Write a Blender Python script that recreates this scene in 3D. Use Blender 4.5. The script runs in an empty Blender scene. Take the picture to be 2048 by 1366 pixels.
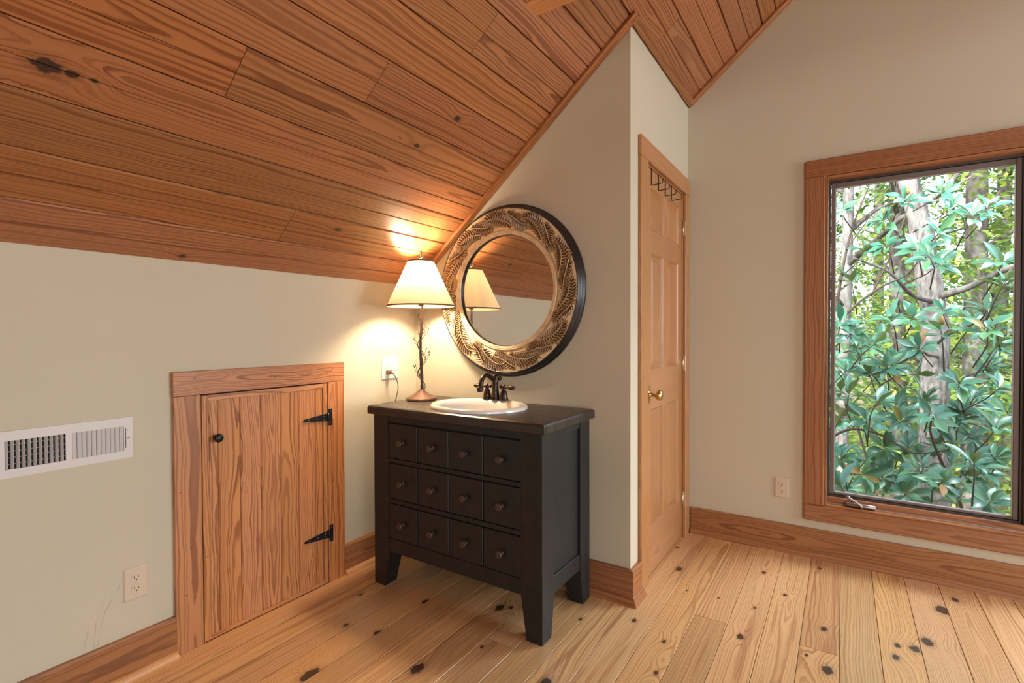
import bpy, bmesh, math, random
from mathutils import Vector, Matrix
rnd = random.Random(7)
PI = math.pi
SC = bpy.context.scene
COL = SC.collection

# ---------------------------------------------------------------- camera
cd = bpy.data.cameras.new('camera'); cam = bpy.data.objects.new('camera', cd); COL.objects.link(cam)
SC.camera = cam
cd.sensor_width = 36.0; cd.lens = 1008.69 * 36 / 2048; cd.clip_start = 0.05; cd.clip_end = 300
YAW, PITCH, ROLL = math.radians(-33.264), math.radians(-0.911), math.radians(-0.2045)
F = Vector((math.sin(YAW) * math.cos(PITCH), math.cos(YAW) * math.cos(PITCH), math.sin(PITCH)))
R0 = F.cross(Vector((0, 0, 1))).normalized(); U0 = R0.cross(F)
R1 = R0 * math.cos(ROLL) + U0 * math.sin(ROLL); U1 = -R0 * math.sin(ROLL) + U0 * math.cos(ROLL)
M = Matrix((R1, U1, -F)).transposed().to_4x4(); M.translation = Vector((2.1182, -2.1869, 1.22))
cam.matrix_world = M
# ---------------------------------------------------------------- colour management, light
SC.view_settings.view_transform = 'Standard'; SC.view_settings.look = 'None'
SC.view_settings.gamma = 1.0; SC.view_settings.use_curve_mapping = False
SC.view_settings.exposure = -0.03
cy = SC.cycles
cy.max_bounces = 8; cy.diffuse_bounces = 5; cy.glossy_bounces = 4; cy.transparent_max_bounces = 12; cy.transmission_bounces = 6
cy.sample_clamp_indirect = 8.0; cy.caustics_reflective = False; cy.caustics_refractive = False
cy.use_denoising = True; cy.use_adaptive_sampling = True; cy.adaptive_threshold = 0.01

w = bpy.data.worlds.new('sky'); SC.world = w; w.use_nodes = True
wn = w.node_tree.nodes; wl = w.node_tree.links; wn.clear()
sk = wn.new('ShaderNodeTexSky'); sk.sky_type = 'NISHITA'; sk.sun_disc = False
sk.sun_elevation = math.radians(38); sk.sun_rotation = math.radians(200); sk.air_density = 1.0; sk.dust_density = 3.0; sk.ozone_density = 1.0
hs = wn.new('ShaderNodeHueSaturation'); hs.inputs['Saturation'].default_value = 0.55
bg = wn.new('ShaderNodeBackground'); bg.inputs['Strength'].default_value = 0.86
wo = wn.new('ShaderNodeOutputWorld')
wl.new(sk.outputs[0], hs.inputs['Color']); wl.new(hs.outputs[0], bg.inputs[0]); wl.new(bg.outputs[0], wo.inputs[0])

def lamp_obj(name, kind, loc, direction, energy, color, **kw):
    d = bpy.data.lights.new(name, kind); d.energy = energy; d.color = color
    for k, v in kw.items(): setattr(d, k, v)
    o = bpy.data.objects.new(name, d); COL.objects.link(o); o.location = loc
    if direction is not None: o.rotation_euler = Vector(direction).to_track_quat('-Z', 'Y').to_euler()
    return o
# sun from behind the house: falls on the woods, not into the room
lamp_obj('sun', 'SUN', (0, -20, 20), (0.45, 1.0, -0.80), 6.5, (1.0, 0.93, 0.78), angle=0.02)
# daylight in the side windows (out of frame, right) and an added fill light at the windowless rear wall
lamp_obj('side_window_daylight', 'AREA', (5.50, 0.18, 1.50), (-1, 0, 0.02), 98, (0.93, 0.97, 1.0), shape='RECTANGLE', size=1.35, size_y=1.7)
lamp_obj('side_window_daylight.001', 'AREA', (5.50, -3.3, 1.45), (-1, 0, 0.02), 38, (0.95, 0.98, 1.0), shape='RECTANGLE', size=1.9, size_y=1.7)
lamp_obj('rear_fill_light', 'AREA', (4.75, -4.90, 1.45), (-0.25, 1, 0.06), 75, (0.96, 0.98, 1.0), shape='RECTANGLE', size=1.1, size_y=1.4)

# added area light outside above the right window, standing in for bright sky
lamp_obj('sky_standin_light', 'AREA', (4.3, 2.6, 3.55), (-0.95, -1.0, -1.0), 310, (0.92, 0.97, 1.0), shape='RECTANGLE', size=2.4, size_y=1.1)

# ---------------------------------------------------------------- materials
def srgb(r, g, b):
    f = lambda c: (c / 255 / 12.92) if c / 255 <= 0.04045 else ((c / 255 + 0.055) / 1.055) ** 2.4
    return (f(r), f(g), f(b), 1)
class NT:
    def __init__(s, name):
        s.m = bpy.data.materials.new(name); s.m.use_nodes = True; s.t = s.m.node_tree; s.t.nodes.clear()
        s.out = s.n('ShaderNodeOutputMaterial')
    def n(s, typ, **kw):
        x = s.t.nodes.new(typ)
        for k, v in kw.items(): setattr(x, k, v)
        return x
    def l(s, a, b): s.t.links.new(a, b)
    def put(s, sock, v):
        if isinstance(v, bpy.types.NodeSocket): s.l(v, sock)
        elif v is not None: sock.default_value = v
    def math(s, op, a, b=None, c=None, clamp=False):
        x = s.n('ShaderNodeMath', operation=op); x.use_clamp = clamp
        s.put(x.inputs[0], a); s.put(x.inputs[1], b)
        if c is not None: s.put(x.inputs[2], c)
        return x.outputs[0]
    def vmath(s, op, a, b=None):
        x = s.n('ShaderNodeVectorMath', operation=op); s.put(x.inputs[0], a)
        if b is not None: s.put(x.inputs[1], b)
        return x.outputs['Value'] if op in ('LENGTH', 'DISTANCE', 'DOT_PRODUCT') else x.outputs[0]
    def noise(s, vec, scale, detail=2.0, rough=0.5, out='Fac'):
        x = s.n('ShaderNodeTexNoise'); s.put(x.inputs['Vector'], vec); x.inputs['Scale'].default_value = scale
        x.inputs['Detail'].default_value = detail; x.inputs['Roughness'].default_value = rough
        return x.outputs[out]
    def mix(s, fac, a, b, blend='MIX'):
        x = s.n('ShaderNodeMix', data_type='RGBA', blend_type=blend); s.put(x.inputs[0], fac); s.put(x.inputs[6], a); s.put(x.inputs[7], b)
        return x.outputs[2]
    def comb(s, x, y, z):
        c = s.n('ShaderNodeCombineXYZ'); s.put(c.inputs[0], x); s.put(c.inputs[1], y); s.put(c.inputs[2], z); return c.outputs[0]
    def sep(s, v):
        c = s.n('ShaderNodeSeparateXYZ'); s.put(c.inputs[0], v); return c.outputs
    def rng(s, v, a, b, c=0.0, d=1.0, smooth=False):
        x = s.n('ShaderNodeMapRange', interpolation_type='SMOOTHSTEP' if smooth else 'LINEAR'); s.put(x.inputs[0], v)
        for i, q in enumerate((a, b, c, d)): s.put(x.inputs[i + 1], q)
        return x.outputs[0]
    def bsdf(s, col, rough=0.5, metal=0.0, spec=0.5, bump=None, bstr=0.1, bdist=0.002, coat=0.0, coat_r=0.2):
        b = s.n('ShaderNodeBsdfPrincipled'); s.put(b.inputs['Base Color'], col); s.put(b.inputs['Roughness'], rough)
        b.inputs['Metallic'].default_value = metal; b.inputs['Specular IOR Level'].default_value = spec
        b.inputs['Coat Weight'].default_value = coat; b.inputs['Coat Roughness'].default_value = coat_r
        if bump is not None:
            bp = s.n('ShaderNodeBump'); bp.inputs['Strength'].default_value = bstr; bp.inputs['Distance'].default_value = bdist
            s.l(bump, bp.inputs['Height']); s.l(bp.outputs[0], b.inputs['Normal'])
        s.l(b.outputs[0], s.out.inputs[0]); return b

def wood(name, light, dark, ring=0.006, rough=0.42, coat=0.25, knots=False, contrast=0.85, wid=0.11, tone=0.25, streak=False, pull=1.0):
    """pine: concentric growth rings round a pith axis that wanders under the board; local X runs along the grain"""
    s = NT(name)
    tc = s.n('ShaderNodeTexCoord').outputs['Object']
    oi = s.n('ShaderNodeObjectInfo').outputs['Random']
    wnz = s.n('ShaderNodeTexWhiteNoise', noise_dimensions='1D'); s.l(s.math('MULTIPLY', oi, 913.7), wnz.inputs['W'])
    rr = s.n('ShaderNodeSeparateColor'); s.l(wnz.outputs['Color'], rr.inputs[0])
    r1, r2, r3 = rr.outputs[0], rr.outputs[1], rr.outputs[2]
    x, y, z = s.sep(tc)
    off = s.math('MULTIPLY', oi, 83.0)
    kn = None
    if knots:
        mask = None
        warp = None
        for i in range(3):
            a = s.n('ShaderNodeAttribute', attribute_type='OBJECT', attribute_name='knot%d' % i).outputs['Vector']
            kx, ky, ks = s.sep(a)
            dx = s.math('MULTIPLY', s.math('SUBTRACT', x, kx), 0.62); dy = s.math('SUBTRACT', y, ky)
            jit = s.noise(s.vmath('ADD', tc, s.comb(off, 3.0, 0)), 60, 2)
            dist = s.vmath('LENGTH', s.comb(dx, dy, 0))
            sz = s.math('MAXIMUM', ks, 0.0001)
            d = s.math('DIVIDE', dist, sz)
            d = s.math('ADD', d, s.math('MULTIPLY', s.math('SUBTRACT', jit, 0.5), 0.9))
            core = s.rng(d, 0.75, 1.1, 1, 0, True)
            halo = s.math('MULTIPLY', s.rng(d, 0.9, 2.0, 1, 0, True), 0.28)
            mk = s.math('MAXIMUM', core, halo)
            mask = mk if mask is None else s.math('MAXIMUM', mask, mk)
            wv = s.math('MULTIPLY', sz, s.rng(d, 0.0, 6.0, 1.6, 0, True))
            warp = wv if warp is None else s.math('ADD', warp, wv)
        kn = mask
    p1 = s.comb(s.math('MULTIPLY', x, 1.6), s.math('ADD', s.math('MULTIPLY', y, 5.0), off), s.math('MULTIPLY', z, 5.0))
    n1 = s.math('SUBTRACT', s.noise(p1, 1.6, 2.0), 0.5)
    p2 = s.comb(s.math('MULTIPLY', x, 7.0), s.math('ADD', s.math('MULTIPLY', y, 30.0), off), s.math('MULTIPLY', z, 30.0))
    n2 = s.math('SUBTRACT', s.noise(p2, 1.5, 2.0), 0.5)
    p3 = s.comb(s.math('ADD', s.math('MULTIPLY', x, 1.3), off), off, 0.0)
    n3 = s.math('SUBTRACT', s.noise(p3, 1.0, 1.0), 0.5)
    y0 = s.math('MULTIPLY', s.math('SUBTRACT', r1, 0.5), wid * 2.0)
    y0 = s.math('ADD', y0, s.math('MULTIPLY', n1, 0.035 * pull))
    tilt = s.math('MULTIPLY', s.math('SUBTRACT', r3, 0.5), 0.055)
    z0 = s.math('ADD', s.rng(r2, 0, 1, 0.006, 0.05), s.math('MULTIPLY', x, tilt))
    z0 = s.math('ADD', z0, s.math('MULTIPLY', n3, 0.045 * pull))
    rad = s.vmath('LENGTH', s.comb(s.math('SUBTRACT', y, y0), s.math('ADD', z, z0), 0))
    rad = s.math('ADD', rad, s.math('MULTIPLY', n2, 0.006))
    if knots: rad = s.math('ADD', rad, warp)
    ringw = s.math('MULTIPLY', s.rng(s.math('FRACT', s.math('MULTIPLY', oi, 17.3)), 0, 1, 0.7, 1.75), ring)
    ph = s.math('DIVIDE', rad, ringw)
    ph = s.math('ADD', ph, s.math('MULTIPLY', s.noise(s.comb(s.math('MULTIPLY', rad, 55.0), off, 0.0), 1.0, 1.0), 2.2))
    fr = s.math('FRACT', ph)
    wn2 = s.n('ShaderNodeTexWhiteNoise', noise_dimensions='1D'); s.l(s.math('ADD', s.math('FLOOR', ph), off), wn2.inputs['W'])
    rstr = s.rng(wn2.outputs['Value'], 0, 1, 0.45, 1.0)
    late = s.math('MULTIPLY', s.rng(fr, 0.38, 0.74, 0, 1, True), s.rng(fr, 0.93, 1.0, 1, 0, True))
    p4 = s.comb(s.math('MULTIPLY', x, 9.0), s.math('MULTIPLY', y, 420.0), s.math('MULTIPLY', z, 420.0))
    fine = s.noise(p4, 1.0, 2.0, 0.6)
    p5 = s.comb(s.math('ADD', s.math('MULTIPLY', x, 2.2), off), s.math('MULTIPLY', y, 12.0), z)
    blot = s.noise(p5, 1.0, 3.0)
    fac = s.math('MULTIPLY', s.math('MULTIPLY', late, rstr), s.math('MULTIPLY', s.rng(blot, 0.3, 0.75, 0.6, 1.0), contrast), clamp=True)
    fac = s.math('ADD', fac, s.math('MULTIPLY', s.math('SUBTRACT', fine, 0.5), 0.25), clamp=True)
    col = s.mix(fac, light, dark)
    val = s.math('ADD', s.rng(s.math('FRACT', s.math('MULTIPLY', oi, 41.9)), 0, 1, 1 - tone, 1 + tone * 0.8), s.math('MULTIPLY', s.math('SUBTRACT', blot, 0.5), 0.35))
    hsv = s.n('ShaderNodeHueSaturation'); s.l(col, hsv.inputs['Color']); s.put(hsv.inputs['Value'], val)
    s.put(hsv.inputs['Hue'], s.rng(r2, 0, 1, 0.4965, 0.5035)); s.put(hsv.inputs['Saturation'], s.rng(r3, 0, 1, 0.96, 1.04))
    col = hsv.outputs[0]
    if streak:
        stn = s.noise(s.comb(s.math('ADD', s.math('MULTIPLY', x, 0.9), off), s.math('MULTIPLY', y, 17.0), off), 1.0, 2.0)
        col = s.mix(s.math('MULTIPLY', s.rng(stn, 0.60, 0.66, 0, 1, True), 0.42), col, (0.27, 0.085, 0.030, 1))
    if kn is not None: col = s.mix(kn, col, (0.050, 0.022, 0.013, 1))
    s.bsdf(col, rough, 0, 0.45, bump=late, bstr=0.12, bdist=0.0006, coat=coat, coat_r=0.28)
    return s.m

def plain(name, col, rough=0.5, metal=0.0, spec=0.5, nscale=0, namt=0.0, bump=0.0, coat=0.0):
    s = NT(name)
    if nscale:
        tc = s.n('ShaderNodeTexCoord').outputs['Object']; f = s.noise(tc, nscale, 3.0)
        c2 = tuple(max(0, c * (1 - namt)) for c in col[:3]) + (1,); c1 = tuple(min(1, c * (1 + namt)) for c in col[:3]) + (1,)
        c = s.mix(s.rng(f, 0.3, 0.7), c1, c2)
        s.bsdf(c, rough, metal, spec, bump=f if bump else None, bstr=bump, bdist=0.001, coat=coat)
    else: s.bsdf(col, rough, metal, spec, coat=coat)
    return s.m

M_ceil = wood('stained_pine_ceiling', (0.365, 0.146, 0.056, 1), (0.118, 0.031, 0.009, 1), ring=0.0100, rough=0.44, coat=0.18, wid=0.13, knots=True, tone=0.13, contrast=0.95)
M_floor = wood('heart_pine_floor', (0.66, 0.385, 0.175, 1), (0.27, 0.100, 0.030, 1), ring=0.0085, rough=0.32, coat=0.5, knots=True, wid=0.12, contrast=0.75, tone=0.15, streak=True)
M_trim = wood('pine_trim', (0.355, 0.146, 0.054, 1), (0.112, 0.032, 0.009, 1), ring=0.0085, rough=0.42, coat=0.2, wid=0.05, tone=0.12)
M_hatch = wood('pine_hatch', (0.52, 0.225, 0.084, 1), (0.185, 0.048, 0.012, 1), ring=0.0082, rough=0.45, coat=0.15, wid=0.045, tone=0.07, pull=1.7, contrast=1.0)
M_door = wood('pine_door', (0.43, 0.205, 0.085, 1), (0.21, 0.070, 0.022, 1), ring=0.006, rough=0.36, coat=0.35, wid=0.08, contrast=0.6, tone=0.08)
M_shoe = wood('pale_pine_shoe', (0.56, 0.30, 0.14, 1), (0.42, 0.20, 0.08, 1), ring=0.008, rough=0.4, coat=0.2, contrast=0.5)
M_panel = wood('pine_panelling', (0.42, 0.20, 0.08, 1), (0.20, 0.07, 0.02, 1), ring=0.02)
M_beam = wood('beam_pine', (0.78, 0.37, 0.12, 1), (0.50, 0.18, 0.05, 1), ring=0.008, rough=0.45, coat=0.15)

def wall_mat():
    s = NT('beige_wall_paint'); tc = s.n('ShaderNodeTexCoord').outputs['Object']
    a = s.noise(tc, 2.2, 3.0); b = s.noise(tc, 160, 2.0)
    c = s.mix(s.rng(a, 0.3, 0.7), (0.530, 0.482, 0.368, 1), (0.550, 0.500, 0.385, 1))
    # worn scuff arcs low on the knee wall (x=0), left of the hatch
    x, y, z = s.sep(tc); sc = None
    wob = s.math('MULTIPLY', s.math('SUBTRACT', s.noise(tc, 14, 2), 0.5), 0.02)
    for (cyy, czz, rad, za, zb) in ((-1.05, 0.14, 0.50, 0.10, 0.34), (-1.12, 0.12, 0.42, 0.09, 0.40), (-1.02, 0.10, 0.56, 0.06, 0.25)):
        d = s.vmath('LENGTH', s.comb(s.math('SUBTRACT', y, cyy), s.math('SUBTRACT', z, czz), 0))
        d = s.math('ABSOLUTE', s.math('SUBTRACT', s.math('ADD', d, wob), rad))
        m = s.rng(d, 0.0, 0.004, 1, 0, True)
        m = s.math('MULTIPLY', m, s.math('MULTIPLY', s.rng(z, za, za + 0.04), s.rng(z, zb - 0.05, zb, 1, 0)))
        m = s.math('MULTIPLY', m, s.rng(x, 0.01, 0.02, 1, 0)); m = s.math('MULTIPLY', m, s.rng(y, cyy - 0.2, cyy, 1, 0))
        m = s.math('MULTIPLY', m, s.rng(y, -1.72, -1.70)); sc = m if sc is None else s.math('MAXIMUM', sc, m)
    sc = s.math('MULTIPLY', sc, s.rng(s.noise(tc, 40, 2), 0.35, 0.6, 0.05, 0.4))
    c = s.mix(sc, c, (0.28, 0.22, 0.16, 1))
    s.bsdf(c, 0.75, 0, 0.25, bump=b, bstr=0.12, bdist=0.0015); return s.m
M_wall = wall_mat()
M_under = plain('dark_underlay', (0.030, 0.014, 0.007, 1), 0.9)
M_seam = plain('dark_seam', (0.09, 0.035, 0.014, 1), 0.9)
M_blackwood = plain('black_painted_wood', (0.0135, 0.0140, 0.0145, 1), 0.44, 0, 0.42, 35, 0.25, 0.05)
def top_mat():
    s = NT('worn_black_top'); tc = s.n('ShaderNodeTexCoord').outputs['Object']; x, y, z = s.sep(tc)
    st = s.noise(s.comb(s.math('MULTIPLY', x, 9), s.math('MULTIPLY', y, 70), z), 1.0, 4.0, 0.6)
    sp = s.noise(s.comb(s.math('MULTIPLY', x, 55), s.math('MULTIPLY', y, 190), z), 1.0, 3.0, 0.6)
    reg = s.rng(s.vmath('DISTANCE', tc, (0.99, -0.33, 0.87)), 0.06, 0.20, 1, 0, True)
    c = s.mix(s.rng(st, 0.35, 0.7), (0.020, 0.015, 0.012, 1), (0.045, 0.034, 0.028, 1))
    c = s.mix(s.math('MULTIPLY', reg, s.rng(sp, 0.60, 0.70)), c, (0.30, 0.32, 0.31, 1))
    s.bsdf(c, s.rng(st, 0.3, 0.7, 0.25, 0.45), 0, 0.55, bump=st, bstr=0.2, bdist=0.0008); return s.m
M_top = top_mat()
M_bronze = plain('rubbed_bronze', (0.060, 0.038, 0.030, 1), 0.34, 0.85, 0.5, 60, 0.5)
M_knob = plain('bronze_knob', (0.085, 0.056, 0.046, 1), 0.36, 0.4, 0.5, 120, 0.35)
M_rust = plain('rust_brown_metal', (0.145, 0.070, 0.045, 1), 0.5, 0.25, 0.5, 45, 0.35, 0.15)
M_iron = plain('black_iron', (0.012, 0.011, 0.012, 1), 0.4, 0.3)
M_brass = plain('polished_brass', (0.60, 0.42, 0.16, 1), 0.22, 1.0)
M_hinge = plain('pale_brass', (0.62, 0.50, 0.33, 1), 0.35, 0.9)
M_porc = plain('white_porcelain', (0.80, 0.76, 0.70, 1), 0.12, 0, 0.6, coat=0.6)
M_white = plain('white_enamel', (0.62, 0.59, 0.57, 1), 0.4)
M_cover = plain('ivory_plastic', (0.60, 0.50, 0.38, 1), 0.35)
M_cover2 = plain('white_plastic', (0.74, 0.69, 0.60, 1), 0.35)
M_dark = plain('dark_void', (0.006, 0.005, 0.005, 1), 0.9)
M_slot = plain('slot_dark', (0.035, 0.020, 0.012, 1), 0.8)
M_galv = plain('grey_damper', (0.16, 0.15, 0.15, 1), 0.5, 0.2)
M_cord = plain('brown_cord', (0.045, 0.030, 0.024, 1), 0.5)
M_plug = plain('brown_plug', (0.16, 0.10, 0.07, 1), 0.45)
M_sash = plain('bronze_sash', (0.052, 0.036, 0.032, 1), 0.45)
M_sashl = plain('taupe_sash', (0.150, 0.115, 0.105, 1), 0.45)
M_gasket_glare = plain('pale_gasket_and_glare', (0.42, 0.39, 0.36, 1), 0.5)
M_crank = plain('aged_steel', (0.30, 0.25, 0.225, 1), 0.35, 0.75, 0.5, 80, 0.3)
M_mirror = plain('mirror_silver', (0.86, 0.86, 0.85, 1), 0.01, 1.0)
M_blackrim = plain('black_lacquer', (0.012, 0.010, 0.011, 1), 0.30, 0, 0.5, coat=0.2)
M_cream = plain('cream_gilt', (0.76, 0.57, 0.34, 1), 0.42, 0.12, 0.5, 25, 0.14)
M_gilt = plain('pale_gilt', (0.72, 0.58, 0.38, 1), 0.34, 0.3, 0.5, 30, 0.2)
def frond_mat():
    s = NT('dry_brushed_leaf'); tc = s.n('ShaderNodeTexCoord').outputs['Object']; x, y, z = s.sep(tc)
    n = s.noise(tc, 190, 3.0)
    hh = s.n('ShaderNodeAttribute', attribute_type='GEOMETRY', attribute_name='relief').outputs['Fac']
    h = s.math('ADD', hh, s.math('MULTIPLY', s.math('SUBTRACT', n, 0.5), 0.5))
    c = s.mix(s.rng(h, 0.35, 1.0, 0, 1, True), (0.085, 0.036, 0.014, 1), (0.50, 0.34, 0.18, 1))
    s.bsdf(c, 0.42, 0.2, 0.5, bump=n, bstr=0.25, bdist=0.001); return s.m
M_frond = frond_mat()
def shade_mat():
    s = NT('linen_shade'); tc = s.n('ShaderNodeTexCoord').outputs['Object']
    x, y, z = s.sep(tc)
    wv = s.noise(s.comb(s.math('MULTIPLY', s.math('ADD', x, z), 300), s.math('MULTIPLY', s.math('SUBTRACT', y, z), 300), z), 1.0, 2)
    c = s.mix(s.rng(wv, 0.3, 0.7), (0.72, 0.58, 0.37, 1), (0.66, 0.51, 0.31, 1))
    d = s.n('ShaderNodeBsdfDiffuse'); t = s.n('ShaderNodeBsdfTranslucent'); s.l(c, d.inputs[0]); s.l(c, t.inputs[0])
    m = s.n('ShaderNodeMixShader'); m.inputs[0].default_value = 0.125; s.l(d.outputs[0], m.inputs[1]); s.l(t.outputs[0], m.inputs[2])
    s.l(m.outputs[0], s.out.inputs[0]); return s.m
M_shade = shade_mat()
M_shadetrim = plain('brown_trim_tape', (0.20, 0.105, 0.055, 1), 0.7)
def emit(name, col, st):
    s = NT(name); e = s.n('ShaderNodeEmission'); e.inputs[0].default_value = col; e.inputs[1].default_value = st; s.l(e.outputs[0], s.out.inputs[0]); return s.m
M_bulb = emit('lit_bulb', (1.0, 0.75, 0.45, 1), 25)
def glass_mat():
    s = NT('window_glass'); t = s.n('ShaderNodeBsdfTransparent'); g = s.n('ShaderNodeBsdfGlossy'); g.inputs['Roughness'].default_value = 0.0
    g_ = s.n('ShaderNodeNewGeometry'); cs = s.math('ABSOLUTE', s.vmath('DOT_PRODUCT', g_.outputs['Incoming'], g_.outputs['Normal']))
    fr_ = s.math('ADD', 0.03, s.math('MULTIPLY', s.math('POWER', s.math('SUBTRACT', 1.0, cs), 5.0), 0.9)); m = s.n('ShaderNodeMixShader')
    t.inputs[0].default_value = (0.95, 0.97, 0.97, 1)
    s.l(fr_, m.inputs[0]); s.l(t.outputs[0], m.inputs[1]); s.l(g.outputs[0], m.inputs[2]); s.l(m.outputs[0], s.out.inputs[0]); return s.m
M_glass = glass_mat()
def leaf_mat(name, c1, c2, c3, rough, trans, spec=0.5, back=None):
    s = NT(name); g = s.n('ShaderNodeNewGeometry'); r = g.outputs['Random Per Island']
    oi = s.n('ShaderNodeObjectInfo').outputs['Random']
    rv = s.math('FRACT', s.math('ADD', r, oi))
    cr = s.n('ShaderNodeValToRGB'); e = cr.color_ramp.elements
    e[0].position = 0.0; e[0].color = c1; e[1].position = 1.0; e[1].color = c3; q = cr.color_ramp.elements.new(0.5); q.color = c2
    s.l(rv, cr.inputs[0]); c = cr.outputs[0]
    if back is not None: c = s.mix(g.outputs['Backfacing'], c, back)
    b = s.n('ShaderNodeBsdfPrincipled'); s.l(c, b.inputs['Base Color']); b.inputs['Roughness'].default_value = rough; b.inputs['Specular IOR Level'].default_value = spec
    t = s.n('ShaderNodeBsdfTranslucent'); s.l(s.mix(1.0, c, (1.0, 1.0, 0.55, 1), 'MULTIPLY'), t.inputs[0])
    m = s.n('ShaderNodeMixShader'); m.inputs[0].default_value = trans; s.l(b.outputs[0], m.inputs[1]); s.l(t.outputs[0], m.inputs[2]); s.l(m.outputs[0], s.out.inputs[0])
    return s.m
M_mag = leaf_mat('magnolia_leaf', (0.034, 0.150, 0.105, 1), (0.052, 0.205, 0.138, 1), (0.090, 0.250, 0.115, 1), 0.30, 0.10, 0.8, back=(0.17, 0.24, 0.09, 1))
M_magbrown = leaf_mat('rust_leaf', (0.33, 0.15, 0.05, 1), (0.30, 0.20, 0.05, 1), (0.24, 0.19, 0.04, 1), 0.5, 0.15)
M_fol = leaf_mat('forest_leaf', (0.075, 0.190, 0.055, 1), (0.22, 0.36, 0.075, 1), (0.50, 0.56, 0.13, 1), 0.5, 0.45)
M_fol2 = leaf_mat('forest_leaf_deep', (0.050, 0.150, 0.065, 1), (0.11, 0.24, 0.085, 1), (0.25, 0.38, 0.11, 1), 0.5, 0.4)
def bark_mat(name, c1, c2, sc=1.0):
    s = NT(name); tc = s.n('ShaderNodeTexCoord').outputs['Object']; x, y, z = s.sep(tc)
    v = s.comb(s.math('MULTIPLY', x, 14 * sc), s.math('MULTIPLY', y, 14 * sc), s.math('MULTIPLY', z, 4 * sc))
    n = s.noise(v, 2.0, 5.0, 0.65); p = s.noise(tc, 2.3, 2.0)
    c = s.mix(s.rng(n, 0.38, 0.62), c1, c2); c = s.mix(s.rng(p, 0.5, 0.7, 0, 0.5), c, (0.34, 0.34, 0.34, 1))
    s.bsdf(c, 0.85, 0, 0.2, bump=n, bstr=0.5, bdist=0.01); return s.m
M_bark = bark_mat('pale_bark', (0.085, 0.078, 0.078, 1), (0.25, 0.235, 0.235, 1))
M_bark2 = bark_mat('grey_bark', (0.05, 0.042, 0.04, 1), (0.15, 0.135, 0.13, 1), 0.6)
M_twig = plain('dark_twig', (0.075, 0.050, 0.040, 1), 0.8)
M_ground = plain('leaf_litter', (0.22, 0.17, 0.10, 1), 0.95, 0, 0.2, 3.0, 0.5, 0.3)

# ---------------------------------------------------------------- mesh helpers
def tag(o, label=None, cat=None, group=None, kind=None):
    if label: o['label'] = label
    if cat: o['category'] = cat
    if group: o['group'] = group
    if kind: o['kind'] = kind
    return o
def link(name, me, parent=None, mw=None, mat=None):
    o = bpy.data.objects.new(name, me); COL.objects.link(o)
    if parent is not None: o.parent = parent
    if mw is not None:
        pw = WORLD.get(parent.name) if parent is not None else None
        o.matrix_local = (pw.inverted() @ mw) if pw is not None else mw
        WORLD[o.name] = mw.copy()
    elif parent is not None:
        pw = WORLD.get(parent.name)
        if pw is not None: o.matrix_local = pw.inverted()
        WORLD[o.name] = Matrix.Identity(4)
    else: WORLD[o.name] = Matrix.Identity(4)
    if mat is not None and me is not None and not me.materials: me.materials.append(mat)
    return o
WORLD = {}
def T(x, y, z): return Matrix.Translation((x, y, z))
def empty(name, loc, parent=None, rz=0.0):
    return link(name, None, parent, T(*loc) @ Matrix.Rotation(rz, 4, 'Z'))
def raw(name, V, Fc, mat, parent=None, mw=None, smooth=False):
    me = bpy.data.meshes.new(name); me.from_pydata([tuple(v) for v in V], [], Fc); me.update()
    if smooth:
        for p in me.polygons: p.use_smooth = True
    return link(name, me, parent, mw, mat)
class MB:
    """collects pieces in world coordinates and links them as ONE mesh"""
    def __init__(s): s.V = []; s.F = []; s.S = []
    def add(s, V, Fc, smooth=False, mw=None):
        b = len(s.V); s.V += [tuple(mw @ Vector(v)) if mw is not None else tuple(v) for v in V]
        for f in Fc: s.F.append([i + b for i in f]); s.S.append(smooth)
        return s
    def box(s, x0, x1, y0, y1, z0, z1, c=0.0, mw=None):
        V, Fc = chbox(x0, x1, y0, y1, z0, z1, c); return s.add(V, Fc, False, mw)
    def tube(s, pts, rad, n=10, cap=True, mw=None):
        V, Fc = tube(pts, rad, n, cap); return s.add(V, Fc, True, mw)
    def lathe(s, prof, n=32, mw=None, smooth=True):
        V, Fc = lathe(prof, n); return s.add(V, Fc, smooth, mw)
    def build(s, name, mat, parent=None, mw=None):
        inv = mw.inverted() if mw is not None else None
        V = [tuple(inv @ Vector(v)) for v in s.V] if inv is not None else s.V
        me = bpy.data.meshes.new(name); me.from_pydata(V, [], s.F); me.update()
        me.polygons.foreach_set('use_smooth', s.S)
        return link(name, me, parent, mw, mat)
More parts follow.
